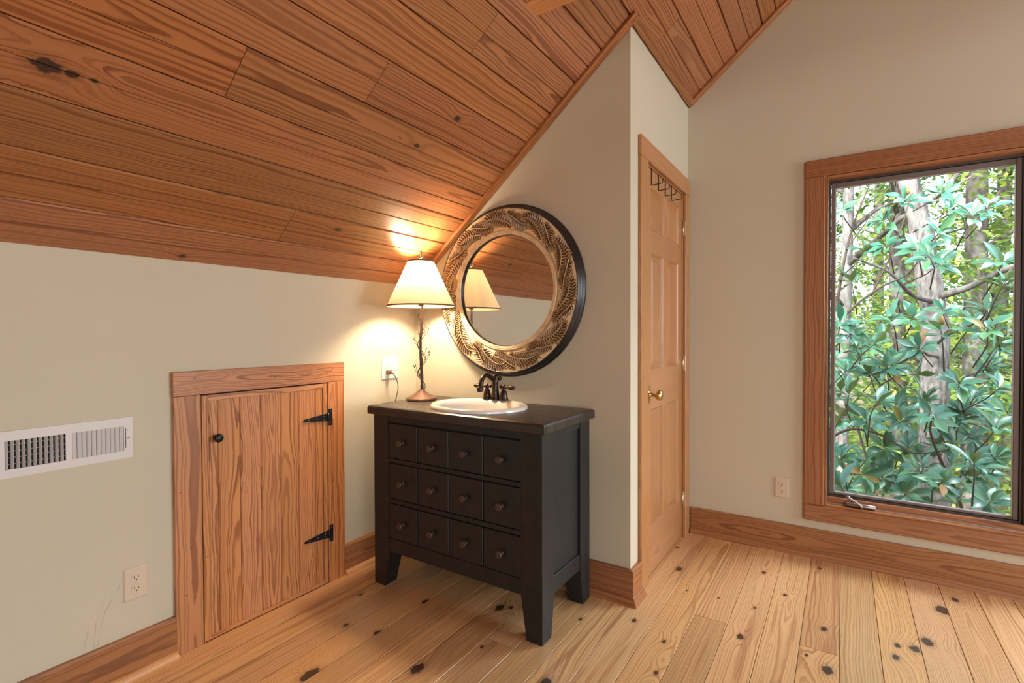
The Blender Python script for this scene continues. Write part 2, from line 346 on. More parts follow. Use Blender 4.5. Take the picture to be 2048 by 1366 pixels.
def chbox(x0, x1, y0, y1, z0, z1, c=0.0):
    """box with all edges chamfered by c"""
    if c <= 0:
        V = [(x, y, z) for z in (z0, z1) for (x, y) in ((x0, y0), (x1, y0), (x1, y1), (x0, y1))]
        return V, [(3, 2, 1, 0), (4, 5, 6, 7), (0, 1, 5, 4), (1, 2, 6, 5), (2, 3, 7, 6), (3, 0, 4, 7)]
    V = []; Fc = []
    X = (x0, x1); Y = (y0, y1); Z = (z0, z1); idx = {}
    for i in (0, 1):
        for j in (0, 1):
            for k in (0, 1):
                sx, sy, sz = (1 - 2 * i), (1 - 2 * j), (1 - 2 * k)
                idx[i, j, k, 'x'] = len(V); V.append((X[i], Y[j] + sy * c, Z[k] + sz * c))
                idx[i, j, k, 'y'] = len(V); V.append((X[i] + sx * c, Y[j], Z[k] + sz * c))
                idx[i, j, k, 'z'] = len(V); V.append((X[i] + sx * c, Y[j] + sy * c, Z[k]))
    cen = Vector(((x0 + x1) / 2, (y0 + y1) / 2, (z0 + z1) / 2))
    def face(l):
        a, b, d = (Vector(V[l[q]]) for q in (0, 1, 2)); n = (b - a).cross(d - a)
        m = sum((Vector(V[q]) for q in l), Vector()) / len(l)
        Fc.append(l if n.dot(m - cen) > 0 else l[::-1])
    q4 = ((0, 0), (1, 0), (1, 1), (0, 1))
    for i in (0, 1):
        face([idx[i, a, b, 'x'] for a, b in q4]); face([idx[a, i, b, 'y'] for a, b in q4]); face([idx[a, b, i, 'z'] for a, b in q4])
    for a in (0, 1):
        for b in (0, 1):
            face([idx[0, a, b, 'y'], idx[1, a, b, 'y'], idx[1, a, b, 'z'], idx[0, a, b, 'z']])
            face([idx[a, 0, b, 'x'], idx[a, 1, b, 'x'], idx[a, 1, b, 'z'], idx[a, 0, b, 'z']])
            face([idx[a, b, 0, 'x'], idx[a, b, 1, 'x'], idx[a, b, 1, 'y'], idx[a, b, 0, 'y']])
            for k in (0, 1): face([idx[a, b, k, 'x'], idx[a, b, k, 'y'], idx[a, b, k, 'z']])
    return V, Fc
def tube(pts, rad, n=10, cap=True):
    P = [Vector(p) for p in pts]; m = len(P)
    if not hasattr(rad, '__len__'): rad = [rad] * m
    t0 = (P[1] - P[0]).normalized(); up = Vector((0, 0, 1)) if abs(t0.z) < 0.9 else Vector((1, 0, 0))
    nn = t0.cross(up).normalized(); V = []; Fc = []
    for i in range(m):
        t = (P[min(i + 1, m - 1)] - P[max(i - 1, 0)]).normalized()
        nn = (nn - t * nn.dot(t)); nn = nn.normalized() if nn.length > 1e-6 else t.orthogonal().normalized(); b = t.cross(nn)
        for k in range(n):
            a = 2 * PI * k / n; V.append(tuple(P[i] + (nn * math.cos(a) + b * math.sin(a)) * rad[i]))
    for i in range(m - 1):
        for k in range(n):
            k2 = (k + 1) % n; Fc.append((i * n + k, i * n + k2, (i + 1) * n + k2, (i + 1) * n + k))
    if cap: Fc.append(tuple(range(n))[::-1]); Fc.append(tuple((m - 1) * n + k for k in range(n)))
    return V, Fc
def lathe(prof, n=32):
    """profile [(r, h)] turned about local Z; r<=0 closes with a point"""
    V = []; Fc = []; rows = []
    for r, h in prof:
        if r <= 1e-6: rows.append([len(V)]); V.append((0, 0, h))
        else:
            rows.append(list(range(len(V), len(V) + n)))
            for k in range(n): a = 2 * PI * k / n; V.append((r * math.cos(a), r * math.sin(a), h))
    for A, B in zip(rows, rows[1:]):
        for k in range(n):
            k2 = (k + 1) % n
            if len(A) == 1 and len(B) == 1: continue
            if len(A) == 1: Fc.append((A[0], B[k2], B[k]))
            elif len(B) == 1: Fc.append((A[k], A[k2], B[0]))
            else: Fc.append((A[k], A[k2], B[k2], B[k]))
    return V, Fc
def smoothpts(P, k=6):
    P = [Vector(p) for p in P]; out = []
    for i in range(len(P) - 1):
        p0, p1, p2, p3 = P[max(i - 1, 0)], P[i], P[i + 1], P[min(i + 2, len(P) - 1)]
        for j in range(k):
            t = j / k
            out.append(0.5 * ((2 * p1) + (p2 - p0) * t + (2 * p0 - 5 * p1 + 4 * p2 - p3) * t * t + (3 * p1 - p0 - 3 * p2 + p3) * t ** 3))
    out.append(P[-1]); return out
AX = {'X': Matrix.Identity(3), 'Y': Matrix(((0, -1, 0), (1, 0, 0), (0, 0, 1))), 'Z': Matrix(((0, 0, 1), (0, 1, 0), (-1, 0, 0))).transposed()}
def lam(Lx, face):
    """rotation whose local X is the grain direction and local Z the visible face"""
    X = Vector(Lx).normalized(); Z = Vector(face).normalized(); Y = Z.cross(X)
    return Matrix((X, Y, Z)).transposed().to_4x4()
def board(name, mat, p0, p1, grain, face, parent=None, c=0.0015):
    """axis-aligned (world) board from corner p0 to p1; grain and face are world directions"""
    p0 = Vector(p0); p1 = Vector(p1); mid = (p0 + p1) / 2
    mw = lam(grain, face); mw.translation = mid; h = p1 - p0
    inv = mw.to_3x3().inverted(); d = inv @ h; d = Vector((abs(d.x), abs(d.y), abs(d.z))) / 2
    # put the visible face at local z = 0 side: rings are measured from there
    mw.translation = mid + Vector(face).normalized() * d.z
    V, Fc = chbox(-d.x, d.x, -d.y, d.y, -2 * d.z, 0, min(c, d.z * 0.45))
    return raw(name, V, Fc, mat, parent, mw)
def poly_prism(name, mat, poly, a0, a1, axis, parent=None):
    """2D polygon extruded between a0 and a1 along axis ('X': poly is (y,z); 'Y': poly is (x,z); 'Z': poly is (x,y))"""
    def P(u, v, a): return {'X': (a, u, v), 'Y': (u, a, v), 'Z': (u, v, a)}[axis]
    n = len(poly); V = [P(u, v, a0) for u, v in poly] + [P(u, v, a1) for u, v in poly]
    Fc = [tuple(range(n))[::-1], tuple(range(n, 2 * n))] + [(i, (i + 1) % n, n + (i + 1) % n, n + i) for i in range(n)]
    bm = bmesh.new(); vs = [bm.verts.new(v) for v in V]
    for f in Fc: bm.faces.new([vs[i] for i in f])
    bmesh.ops.recalc_face_normals(bm, faces=bm.faces)
    me = bpy.data.meshes.new(name); bm.to_mesh(me); bm.free()
    return link(name, me, parent, None, mat)
def copytree(o, parent=None):
    c = o.copy(); COL.objects.link(c); c.parent = parent
    for ch in list(o.children): copytree(ch, c)
    return c

# ================================================================ THE ROOM
S_ = 10 / 12; ZK = 1.4985; LL = math.hypot(1, S_)
XC = 1.320; YD = 1.0; XF = 5.60; YR = -5.0; XR = 3.2; ZR = ZK + S_ * XR; ZF = 2.60
S2 = (ZR - ZF) / (XF - XR); LL2 = math.hypot(1, S2)
# ---- floor
floor = poly_prism('floor', M_under, [(-0.1, YR - 0.1), (XF + 0.1, YR - 0.1), (XF + 0.1, YD + 0.1), (-0.1, YD + 0.1)], -0.12, -0.019, 'Z')
tag(floor, 'honey-coloured pine plank floor with dark knots', 'floor', kind='structure')
FP = 0.13125; FX0 = 0.1454 - FP
knots_w = [(1.417, .447, .021), (1.384, -.131, .013), (1.78, -.01, .017), (1.534, -.208, .011), (1.8, .254, .008), (1.79, .642, .013), (1.339, .709, .012), (1.452, .211, .011), (1.508, .246, .006),
           (1.647, .256, .006), (1.564, -.406, .012), (1.767, -.199, .009), (1.843, -.176, .017), (2.06, .233, .016), (2.079, -.056, .024), (2.303, .26, .014), (2.292, .166, .016), (2.357, .269, .022),
           (2.404, .352, .026), (2.352, .16, .018), (2.491, .681, .034), (2.552, .82, .018), (2.026, .847, .009), (1.9, .451, .011), (1.481, .924, .022), (.238, -.618, .012), (.383, -.818, .012),
           (.535, -.783, .016), (.53, -1.092, .034), (.533, -.501, .016), (.83, -.859, .026), (.949, -.625, .008), (.848, -.356, .024), (1.257, -.673, .026), (.89, -.33, .012), (2.01, .0, .008), (1.19, -.245, .010)]
butts = {7: [-0.567], 12: [0.057], 15: [0.060], 4: [-2.4], 9: [-2.9, 0.5], 18: [-1.2], 2: [-3.1], 11: [-1.4]}
nrow = int((XF - FX0) / FP) + 1
for i in range(0, nrow):
    xa = FX0 + FP * (i - 0) - 0.0; xb = xa + FP
    if xb > XF: xb = XF
    if i == 0: pass
    cuts = [YR] + sorted(butts.get(i, [rnd.uniform(-3.9, -1.9)])) + [YD + 0.0]
    if i < 9: cuts[-1] = 0.0
    gap = 0.0016 if i < 9 else 0.0009
    for a, b in zip(cuts, cuts[1:]):
        if b - a < 0.1: continue
        L = (b - a) - 0.0012; W = (xb - xa) - 2 * gap
        if W < 0.02: continue
        mw = lam((0, 1, 0), (0, 0, 1)); mw.translation = Vector(((xa + xb) / 2, (a + b) / 2, 0))
        V, Fc = chbox(-L / 2, L / 2, -W / 2, W / 2, -0.019, 0, 0.0011)
        o = raw('floor_board', V, Fc, M_floor, floor, mw)
        inv = mw.inverted(); kk = 0
        for (kx, ky, ks) in knots_w:
            if xa - 0.004 <= kx <= xb + 0.004 and a < ky < b and kk < 3:
                q = inv @ Vector((kx, ky, 0)); o['knot%d' % kk] = [q.x, q.y, ks * 0.78]; kk += 1
# ---- ceiling (two slopes) with centre-grooved boards
ceil = poly_prism('ceiling', M_seam, [(-0.15, ZK - 0.125 + 0.0), (-0.15, ZK + 0.1), (XR, ZR + 0.22), (XF + 0.2, ZF + 0.09), (XF + 0.2, ZF - 0.11), (XF, ZF + 0.024), (XR, ZR + 0.024), (-0.0, ZK + 0.024)], YR - 0.1, YD + 0.12, 'Y')
tag(ceil, 'sloping ceiling of reddish varnished pine boards', 'ceiling', kind='structure')
CP = 0.1735
def cboard(L, W, mw, groove=True):
    h = W / 2 - 0.0013; c = 0.0040
    pr = [(-h, -0.018), (-h, -c * 1.5), (-h + c, 0)]
    if groove: pr += [(-0.0032, 0), (-0.0006, -0.0055), (0.0006, -0.0055), (0.0032, 0)]
    pr += [(h - c, 0), (h, -c * 1.5), (h, -0.018)]
    n = len(pr); V = [(-L / 2, y, z) for y, z in pr] + [(L / 2, y, z) for y, z in pr]
    Fc = [(i, i + 1, n + i + 1, n + i) for i in range(n - 1)] + [(n - 1, 0, n, 2 * n - 1)]
    Fc = [f[::-1] for f in Fc] + [tuple(range(n)), tuple(range(2 * n - 1, n - 1, -1))]
    bmx = bmesh.new(); vs = [bmx.verts.new(v) for v in V]
    for f in Fc: bmx.faces.new([vs[i] for i in f])
    bmesh.ops.recalc_face_normals(bmx, faces=bmx.faces)
    me = bpy.data.meshes.new('ceiling_board'); bmx.to_mesh(me); bmx.free()
    return link('ceiling_board', me, ceil, mw, M_ceil)
cb = {1: [-0.952], 4: [-1.3695], 5: [-0.943], 10: [0.272], 2: [-3.2], 3: [-2.9], 6: [-2.6], 0: [-2.7], 11: [-1.9], 9: [-2.2]}
cknots = {3: [(-1.765, .466 * LL, .021), (-1.715, .467 * LL, .011), (-1.67, .468 * LL, .006)], 1: [(-0.72, 0.295, 0.011)], 5: [(-0.52, 0.98, 0.012)], 4: [(-0.62, 0.80, 0.010)], 0: [(-1.27, 0.03, 0.009)]}
nb = int(LL * XR / CP) + 1
for k in range(nb):
    la = CP * k; lb = min(CP * (k + 1), LL * XR)
    if lb - la < 0.03: continue
    end = YD if (k + 1) * CP > XC * LL - 0.02 else 0.0
    cuts = [YR] + cb.get(k, [rnd.uniform(-3.8, -0.6)]) + [end]
    for a, b in zip(cuts, cuts[1:]):
        lm = (la + lb) / 2
        mw = lam((0, 1, 0), (S_ / LL, 0, -1 / LL)); mw.translation = Vector((lm / LL, (a + b) / 2, ZK + S_ * lm / LL))
        o = cboard(b - a - 0.0022, lb - la, mw)
        inv = mw.inverted(); kk = 0
        for (ky, kl, ks) in cknots.get(k, []):
            if a < ky < b:
                q = inv @ Vector((kl / LL, ky, ZK + S_ * kl / LL)); o['knot%d' % kk] = [q.x, q.y, ks]; kk += 1
nb2 = int(LL2 * (XF - XR) / CP) + 1
for k in range(nb2):
    la = CP * k; lb = min(CP * (k + 1), LL2 * (XF - XR))
    if lb - la < 0.03: continue
    cuts = [YR, rnd.uniform(-3.5, -0.8), YD]
    for a, b in zip(cuts, cuts[1:]):
        lm = (la + lb) / 2
        mw = lam((0, 1, 0), (-S2 / LL2, 0, -1 / LL2)); mw.translation = Vector((XF - lm / LL2, (a + b) / 2, ZF + S2 * lm / LL2))
        cboard(b - a - 0.0022, lb - la, mw)
# ---- walls
wl_ = poly_prism('wall_left', M_wall, [(YR - 0.1, -0.02), (0.1, -0.02), (0.1, ZK + 0.01), (YR - 0.1, ZK + 0.01)], -0.10, 0.0, 'X')
tag(wl_, 'low beige knee wall under the sloping ceiling', 'wall', kind='structure')
zc = ZK + S_ * XC
wb = poly_prism('wall_back', M_wall, [(0.0, -0.02), (XC, -0.02), (XC, zc + 0.012), (0.0, ZK + 0.012)], 0.0, 0.10, 'Y')
tag(wb, 'beige wall with sloping top behind the black vanity', 'wall', kind='structure')
DY0, DY1, DZ = 0.190, 0.895, 2.052
wi = MB(); wi.box(XC - 0.12, XC, 0.10, DY0, -0.02, zc - 0.05); wi.box(XC - 0.12, XC, DY1, YD, -0.02, zc - 0.05); wi.box(XC - 0.12, XC, DY0, DY1, DZ, zc - 0.05)
V = [(XC - 0.12, y, zc - 0.05) for y in (0.1, YD)] + [(XC, y, zc - 0.05) for y in (YD, 0.1)] + [(XC - 0.12, y, zc - 0.088) for y in (0.1, YD)] + [(XC, y, zc + 0.012) for y in (YD, 0.1)]
wi.add(V, [(0, 1, 5, 4), (3, 7, 6, 2), (0, 4, 7, 3), (1, 2, 6, 5), (4, 5, 6, 7)])
wi = wi.build('wall_inner', M_wall); tag(wi, 'pale narrow wall holding the closet door', 'wall', kind='structure')
WX0, WX1, WZ0, WZ1 = 2.046, 3.655, 0.292, 2.046
zw = lambda x: min(ZK + S_ * x, ZF + S2 * (XF - x)) + 0.012
wr = MB()
def wpiece(x0, x1, z0, z1=None):
    xs = [x0, x1] if not (x0 < XR < x1) else [x0, XR, x1]
    if z1 is not None: wr.box(x0, x1, YD, YD + 0.14, z0, z1); return
    for a, b in zip(xs, xs[1:]):
        V = [(a, YD, z0), (b, YD, z0), (b, YD, zw(b)), (a, YD, zw(a))]; V += [(x, YD + 0.14, z) for x, y, z in V]
        wr.add(V, [(0, 1, 2, 3), (7, 6, 5, 4), (0, 4, 5, 1), (1, 5, 6, 2), (2, 6, 7, 3), (3, 7, 4, 0)])
wpiece(XC - 0.12, WX0, -0.02); wpiece(WX1, XF, -0.02); wpiece(WX0, WX1, -0.02, WZ0); wpiece(WX0, WX1, WZ1)
wr = wr.build('wall_right', M_wall); tag(wr, 'tall beige gable wall with the window', 'wall', kind='structure')
wf = MB()
for a, b, z0, z1 in ((YR, -4.30, 0, ZF), (-2.30, -0.50, 0, ZF), (0.92, YD, 0, ZF), (-4.30, -2.30, 0, 0.45), (-4.30, -2.30, 2.25, ZF), (-0.50, 0.92, 0, 0.45), (-0.50, 0.92, 2.25, ZF)):
    wf.box(XF, XF + 0.1, a, b, z0 - (0.02 if z0 == 0 else 0), z1 + (0.01 if z1 == ZF else 0))
wf = wf.build('wall_far', M_wall); tag(wf, 'beige side wall with two window openings, out of frame', 'wall', kind='structure')
wq = poly_prism('wall_rear', M_wall, [(0, -0.02), (XF, -0.02), (XF, ZF + 0.012), (XR, ZR + 0.012), (0, ZK + 0.012)], YR - 0.1, YR, 'Y')
tag(wq, 'beige gable wall behind the viewer', 'wall', kind='structure')

# ---- trims against the ceiling
def strip(name, p0, p1, wdir, w, tdir, t, mat, label, kind='structure'):
    """straight moulding from p0 to p1: width w along wdir, thickness t along tdir"""
    p0 = Vector(p0); p1 = Vector(p1); g = (p1 - p0); L = g.length
    X = g.normalized(); Zf = Vector(tdir).normalized(); Y = Zf.cross(X); wd = Vector(wdir).normalized(); sgn = 1 if Y.dot(wd) > 0 else -1
    mw = Matrix((X, Y, Zf)).transposed().to_4x4(); mw.translation = (p0 + p1) / 2 + wd * w / 2 + Zf * t
    V, Fc = chbox(-L / 2, L / 2, -w / 2, w / 2, -t, 0, 0.003)
    return tag(raw(name, V, Fc, mat, None, mw), label, 'trim', kind=kind)
nd = Vector((S_ / LL, 0, -1 / LL))
strip('trim_1', (0.0, 0, ZK + 0.0), (XC + 0.03, 0, ZK + S_ * (XC + 0.03)), (0, -1, 0), 0.045, nd, 0.019, M_trim, 'sloping wood strip where the ceiling meets the mirror wall')
strip('trim_2', (XC, -0.0, zc + 0.004), (XC, YD, zc + 0.004), (1 / LL, 0, S_ / LL), 0.042, nd, 0.019, M_trim, 'wood strip above the closet door wall')
strip('trim_3', (XC + 0.012, YD, ZK + S_ * (XC + 0.012)), (XR, YD, ZR), (0, -1, 0), 0.045, nd, 0.019, M_trim, 'sloping wood strip above the window wall')
strip('trim_4', (XR, YD, ZR), (XF, YD, ZF), (0, -1, 0), 0.045, (-S2 / LL2, 0, -1 / LL2), 0.019, M_trim, 'wood strip on the far slope above the window wall, out of frame')
# ---- collar beam
cbm = board('collar_beam', M_beam, (1.075, -0.575, 2.440), (XF, -0.490, 2.585), (1, 0, 0), (0, 0, -1), None, 0.004)
tag(cbm, 'orange pine cross beam meeting the sloping ceiling at the top edge', 'beam')

# ---- baseboards with shoe mouldings
def baseboard(name, p0, p1, out, label, h=0.152, t=0.020, round_shoe=False, ext0=0.0, ext1=0.0):
    p0 = Vector(p0); p1 = Vector(p1); out = Vector(out); L = (p1 - p0).length; X = (p1 - p0).normalized()
    def sweep(nm, prof, mat, parent, fz):
        # prof in (out, up); mitred: ends shift with 'out' by ext
        up = Vector((0, 0, 1)); V = []
        mid = (p0 + p1) / 2; Zf = out; Y = Zf.cross(X)
        for u, v in prof: V.append(p0 - X * (ext0 * u) + out * u + up * v)
        for u, v in prof: V.append(p1 + X * (ext1 * u) + out * u + up * v)
        mw = Matrix((X, Y, Zf)).transposed().to_4x4(); mw.translation = mid + out * fz + up * (sum(v for u, v in prof) / len(prof)); inv = mw.inverted()
        n = len(prof); bm = bmesh.new(); vs = [bm.verts.new(inv @ v) for v in V]
        for f in [tuple(range(n))[::-1], tuple(range(n, 2 * n))] + [(i, (i + 1) % n, n + (i + 1) % n, n + i) for i in range(n)]: bm.faces.new([vs[i] for i in f])
        bmesh.ops.recalc_face_normals(bm, faces=bm.faces); me = bpy.data.meshes.new(nm); bm.to_mesh(me); bm.free()
        return link(nm, me, parent, mw, mat)
    o = sweep(name, [(0, 0), (t, 0), (t, h - 0.010), (t - 0.006, h), (0, h)], M_trim, None, t)
    tag(o, label, 'baseboard', kind='structure')
    if round_shoe: pr = [(t, 0), (t + 0.019, 0), (t + 0.019, 0.006), (t + 0.0165, 0.015), (t + 0.010, 0.021), (t, 0.024)]
    else: pr = [(t, 0), (t + 0.022, 0), (t + 0.021, 0.006), (t + 0.010, 0.028), (t, 0.034)]
    sweep('shoe_moulding', pr, M_shoe if round_shoe else M_trim, o, t + 0.02)
    return o
baseboard('baseboard_left', (0, YR, 0), (0, -1.3045, 0), (1, 0, 0), 'pine baseboard on the knee wall left of the hatch', round_shoe=True)
baseboard('baseboard_left.001', (0, -0.5315, 0), (0, -0.0, 0), (1, 0, 0), 'pine baseboard on the knee wall between hatch and vanity', round_shoe=True)
baseboard('baseboard_back', (0.0, 0, 0), (XC, 0, 0), (0, -1, 0), 'pine baseboard behind the vanity', ext1=1.0)
baseboard('baseboard_inner', (XC, 0.0, 0), (XC, 0.1005, 0), (1, 0, 0), 'short pine baseboard round the wall corner left of the closet door', ext0=1.0)
baseboard('baseboard_right', (1.345, YD, 0), (XF, YD, 0), (0, -1, 0), 'pine baseboard under the window')

# ================================================================ HATCH (door_1) in the knee wall
h = empty('door_1', (0.0, -0.918, 0.0)); tag(h, 'small pine plank access hatch with black strap hinges in the knee wall', 'door', kind='structure')
board('casing', M_hatch, (0, -1.304, 0), (0.0195, -1.2085, 0.9845), (0, 0, 1), (1, 0, 0), h)
board('casing', M_hatch, (0, -0.6265, 0), (0.0195, -0.5320, 0.9845), (0, 0, 1), (1, 0, 0), h)
board('casing', M_hatch, (0, -1.306, 0.9855), (0.0205, -0.5305, 1.0785), (0, 1, 0), (1, 0, 0), h)
raw('rebate', *chbox(0.0002, 0.006, -1.2085, -0.6265, 0.0, 0.985), M_dark, h)
leaf = empty('door_leaf', (0.004, -0.918, 0.004), h)
for a in ((-1.2045, -1.1810, 0.004, 0.980, (0, 0, 1)), (-0.6530, -0.6315, 0.004, 0.980, (0, 0, 1))):
    board('leaf_border', M_hatch, (0.007, a[0], a[2]), (0.0185, a[1], a[3]), a[4], (1, 0, 0), leaf, 0.0006)
board('leaf_border', M_hatch, (0.007, -1.181, 0.004), (0.0185, -0.653, 0.0215), (0, 1, 0), (1, 0, 0), leaf, 0.0006)
board('leaf_border', M_hatch, (0.007, -1.181, 0.9575), (0.0185, -0.653, 0.980), (0, 1, 0), (1, 0, 0), leaf, 0.0006)
seams = [-1.1805, -1.1426, -1.053, -0.9638, -0.8727, -0.7835, -0.6952, -0.6535]
for a, b in zip(seams, seams[1:]):
    d0, d1, zt, zb_ = a + 0.0007, b - 0.0007, 0.957, 0.022
    cc = 0.0045; W = d1 - d0; L = zt - zb_
    mw = lam((0, 0, 1), (1, 0, 0)); mw.translation = Vector((0.0165, (a + b) / 2, (zt + zb_) / 2))
    prf = [(-W / 2, -0.009), (-W / 2, -cc), (-W / 2 + cc, 0), (W / 2 - cc, 0), (W / 2, -cc), (W / 2, -0.009)]
    n = len(prf); V = [(-L / 2, y, z) for y, z in prf] + [(L / 2, y, z) for y, z in prf]
    Fc = [tuple(range(n)), tuple(range(2 * n - 1, n - 1, -1))] + [(n + i, n + (i + 1) % n, (i + 1) % n, i) for i in range(n)]
    raw('slat', V, Fc, M_hatch, leaf, mw)
kb = MB().lathe([(0.0, 0.0), (0.0105, 0.0), (0.0105, 0.002), (0.0060, 0.004), (0.0055, 0.013), (0.011, 0.018), (0.0165, 0.023), (0.0175, 0.028), (0.015, 0.033), (0.008, 0.036), (0, 0.037)], 24, T(0.0165, -1.1536, 0.8074) @ Matrix.Rotation(PI / 2, 4, 'Y'))
kb.build('knob', M_iron, h)
for zc0 in (0.815, 0.243):
    hb = MB(); ht = 0.0215
    # jamb leaf (vertical plate), knuckle, long tapering strap
    hb.box(0.0195, ht + 0.001, -0.6245, -0.6040, zc0 - 0.041, zc0 + 0.041, 0.0006)
    hb.tube([(0.0235, -0.6290, zc0 - 0.021), (0.0235, -0.6290, zc0 + 0.021)], 0.0042, 10)
    V = [(0.0188, -0.632, zc0 + 0.019), (0.0188, -0.632, zc0 - 0.019), (0.0188, -0.757, zc0 - 0.006), (0.0188, -0.764, zc0), (0.0188, -0.757, zc0 + 0.006)]
    V += [(ht, y, z) for x, y, z in V]
    hb.add(V, [(0, 1, 2, 3, 4), (9, 8, 7, 6, 5), (0, 5, 6, 1), (1, 6, 7, 2), (2, 7, 8, 3), (3, 8, 9, 4), (4, 9, 5, 0)])
    hg = hb.build('strap_hinge', M_iron, h)
    sb = MB()
    for yy, zz in ((-0.650, 0.006), (-0.650, -0.008), (-0.690, 0.0), (-0.735, 0.0), (-0.6145, 0.028), (-0.6145, -0.028)):
        sb.lathe([(0.0032, 0), (0.0028, 0.0012), (0, 0.0018)], 10, T(ht, yy, zc0 + zz) @ Matrix.Rotation(PI / 2, 4, 'Y'))
    sb.build('screws', M_galv, hg)
nb_ = MB()
for yy, zz in ((-1.286, 0.62), (-1.25, 0.40), (-1.27, 0.22), (-1.24, 0.20), (-1.23, 1.05), (-0.60, 1.05), (-0.9, 1.03), (-0.60, 0.5), (-1.19, 0.34)):
    nb_.lathe([(0.0025, 0), (0, 0.0003)], 8, T(0.0207 if zz > 1 else 0.0197, yy, zz) @ Matrix.Rotation(PI / 2, 4, 'Y'))
nb_.build('nail_heads', M_dark, h)

# ================================================================ CLOSET DOOR (door_2)
d2 = empty('door_2', (XC, 0.54, 0.0)); tag(d2, 'six-panel varnished pine closet door with brass knob', 'door', kind='structure')
board('casing', M_door, (XC, 0.1005, 0), (1.3386, 0.2000, 2.0440), (0, 0, 1), (1, 0, 0), d2, 0.003)
board('casing', M_door, (XC, 0.8860, 0), (1.3386, 0.9780, 2.0440), (0, 0, 1), (1, 0, 0), d2, 0.003)
board('casing', M_door, (XC, 0.0985, 2.0445), (1.3392, 0.9790, 2.1400), (0, 1, 0), (1, 0, 0), d2, 0.003)
board('jamb', M_door, (XC - 0.12, 0.1900, 0), (XC, 0.2070, 2.0515), (0, 0, 1), (0, 1, 0), d2, 0.001)
board('jamb', M_door, (XC - 0.12, 0.8800, 0), (1.3200, 0.8950, 2.0515), (0, 0, 1), (0, -1, 0), d2, 0.001)
board('jamb', M_door, (XC - 0.12, 0.2070, 2.0380), (XC, 0.8800, 2.0515), (0, 1, 0), (0, 0, -1), d2, 0.001)
dl = empty('door_leaf', (1.29, 0.54, 0.008), d2)
FX = 1.3155; TK = 0.034
def dpart(nm, y0, y1, z0, z1, g, dep=0.0, mat=M_door): return board(nm, mat, (FX - TK, y0, z0), (FX - dep, y1, z1), g, (1, 0, 0), dl, 0.0008)
ya, yb = 0.2095, 0.8775
dpart('stile', ya, 0.3050, 0.005, 2.0350, (0, 0, 1)); dpart('stile', 0.8000, yb, 0.005, 2.0350, (0, 0, 1))
for z0, z1 in ((0.005, 0.230), (0.835, 1.035), (1.620, 1.735), (1.945, 2.035)): dpart('rail', 0.305, 0.800, z0, z1, (0, 1, 0))
for z0, z1 in ((0.230, 0.835), (1.035, 1.620), (1.735, 1.945)):
    dpart('mullion', 0.5100, 0.5950, z0, z1, (0, 0, 1))
    for y0, y1 in ((0.305, 0.510), (0.595, 0.800)):
        # raised panel: sticking, deep field, bevel up to a raised centre
        def ring(i, x): return [(x, y0 + i, z0 + i), (x, y1 - i, z0 + i), (x, y1 - i, z1 - i), (x, y0 + i, z1 - i)]
        V = ring(0, FX - 0.001) + ring(0.004, FX - 0.005) + ring(0.010, FX - 0.013) + ring(0.014, FX - 0.013) + ring(0.040, FX - 0.004) + ring(0.041, FX - 0.003)
        Fc = []
        for r in range(5):
            for q in range(4): Fc.append((r * 4 + q, r * 4 + (q + 1) % 4, r * 4 + 4 + (q + 1) % 4, r * 4 + 4 + q))
        Fc.append((20, 21, 22, 23))
        mw = lam((0, 0, 1), (1, 0, 0)); mw.translation = Vector((FX, (y0 + y1) / 2, (z0 + z1) / 2)); inv = mw.inverted()
        raw('panel', [inv @ Vector(v) for v in V], Fc, M_door, dl, mw)
dh = MB(); dh.lathe([(0, 0), (0.020, 0), (0.024, 0.002), (0.018, 0.006), (0.011, 0.009), (0.009, 0.028), (0.013, 0.036), (0.024, 0.044), (0.027, 0.054), (0.024, 0.064), (0.012, 0.069), (0, 0.070)], 28, T(FX, 0.268, 0.915) @ Matrix.Rotation(PI / 2, 4, 'Y'))
dho = dh.build('door_knob', M_brass, d2)
es = MB(); V, Fc = lathe([(0.0, 0.0), (0.024, 0.0), (0.026, 0.0015), (0.022, 0.004), (0, 0.004)], 28); es.add([(x * 1.0, y * 1.7, z) for x, y, z in V], Fc, True, T(FX, 0.268, 0.915) @ Matrix.Rotation(PI / 2, 4, 'Y') @ Matrix.Rotation(PI / 2, 4, 'Z'))
es.build('backplate', M_brass, dho)
for zc0 in (1.837, 1.041, 0.224):
    hb = MB(); hb.box(1.3160, 1.3375, 0.8775, 0.8808, zc0 - 0.044, zc0 + 0.044, 0.0004); hb.tube([(1.3235, 0.8790, zc0 - 0.044), (1.3235, 0.8790, zc0 + 0.044)], 0.0048, 10)
    hb.lathe([(0.005, 0), (0.0045, 0.004), (0, 0.006)], 10, T(1.3235, 0.8790, zc0 + 0.044))
    hb.build('hinge', M_hinge, d2)
board('threshold', M_door, (XC - 0.12, 0.2070, 0.0), (XC + 0.002, 0.8800, 0.006), (0, 1, 0), (0, 0, 1), d2, 0.001)
# hooks hanging over the door top
names = ['first', 'second', 'third', 'fourth']
for i, yy in enumerate((0.305, 0.420, 0.540, 0.655)):
    hk = empty('over_door_hook', (FX, yy, 2.036))
    tag(hk, 'black wire hook over the closet door, %s from the left' % names[i], 'hook', 'black wire hooks over the closet door')
    x0 = FX + 0.0022
    t_ = MB(); t_.tube([(FX - 0.010, yy, 2.0368), (x0, yy, 2.0368), (x0, yy, 2.030), (x0, yy, 1.962), (x0, yy, 1.957), (x0 + 0.004, yy, 1.955), (x0 + 0.052, yy, 1.9575), (x0 + 0.055, yy, 1.961), (x0 + 0.056, yy, 1.976)], 0.0023, 8)
    t_.build('wire', M_iron, hk)

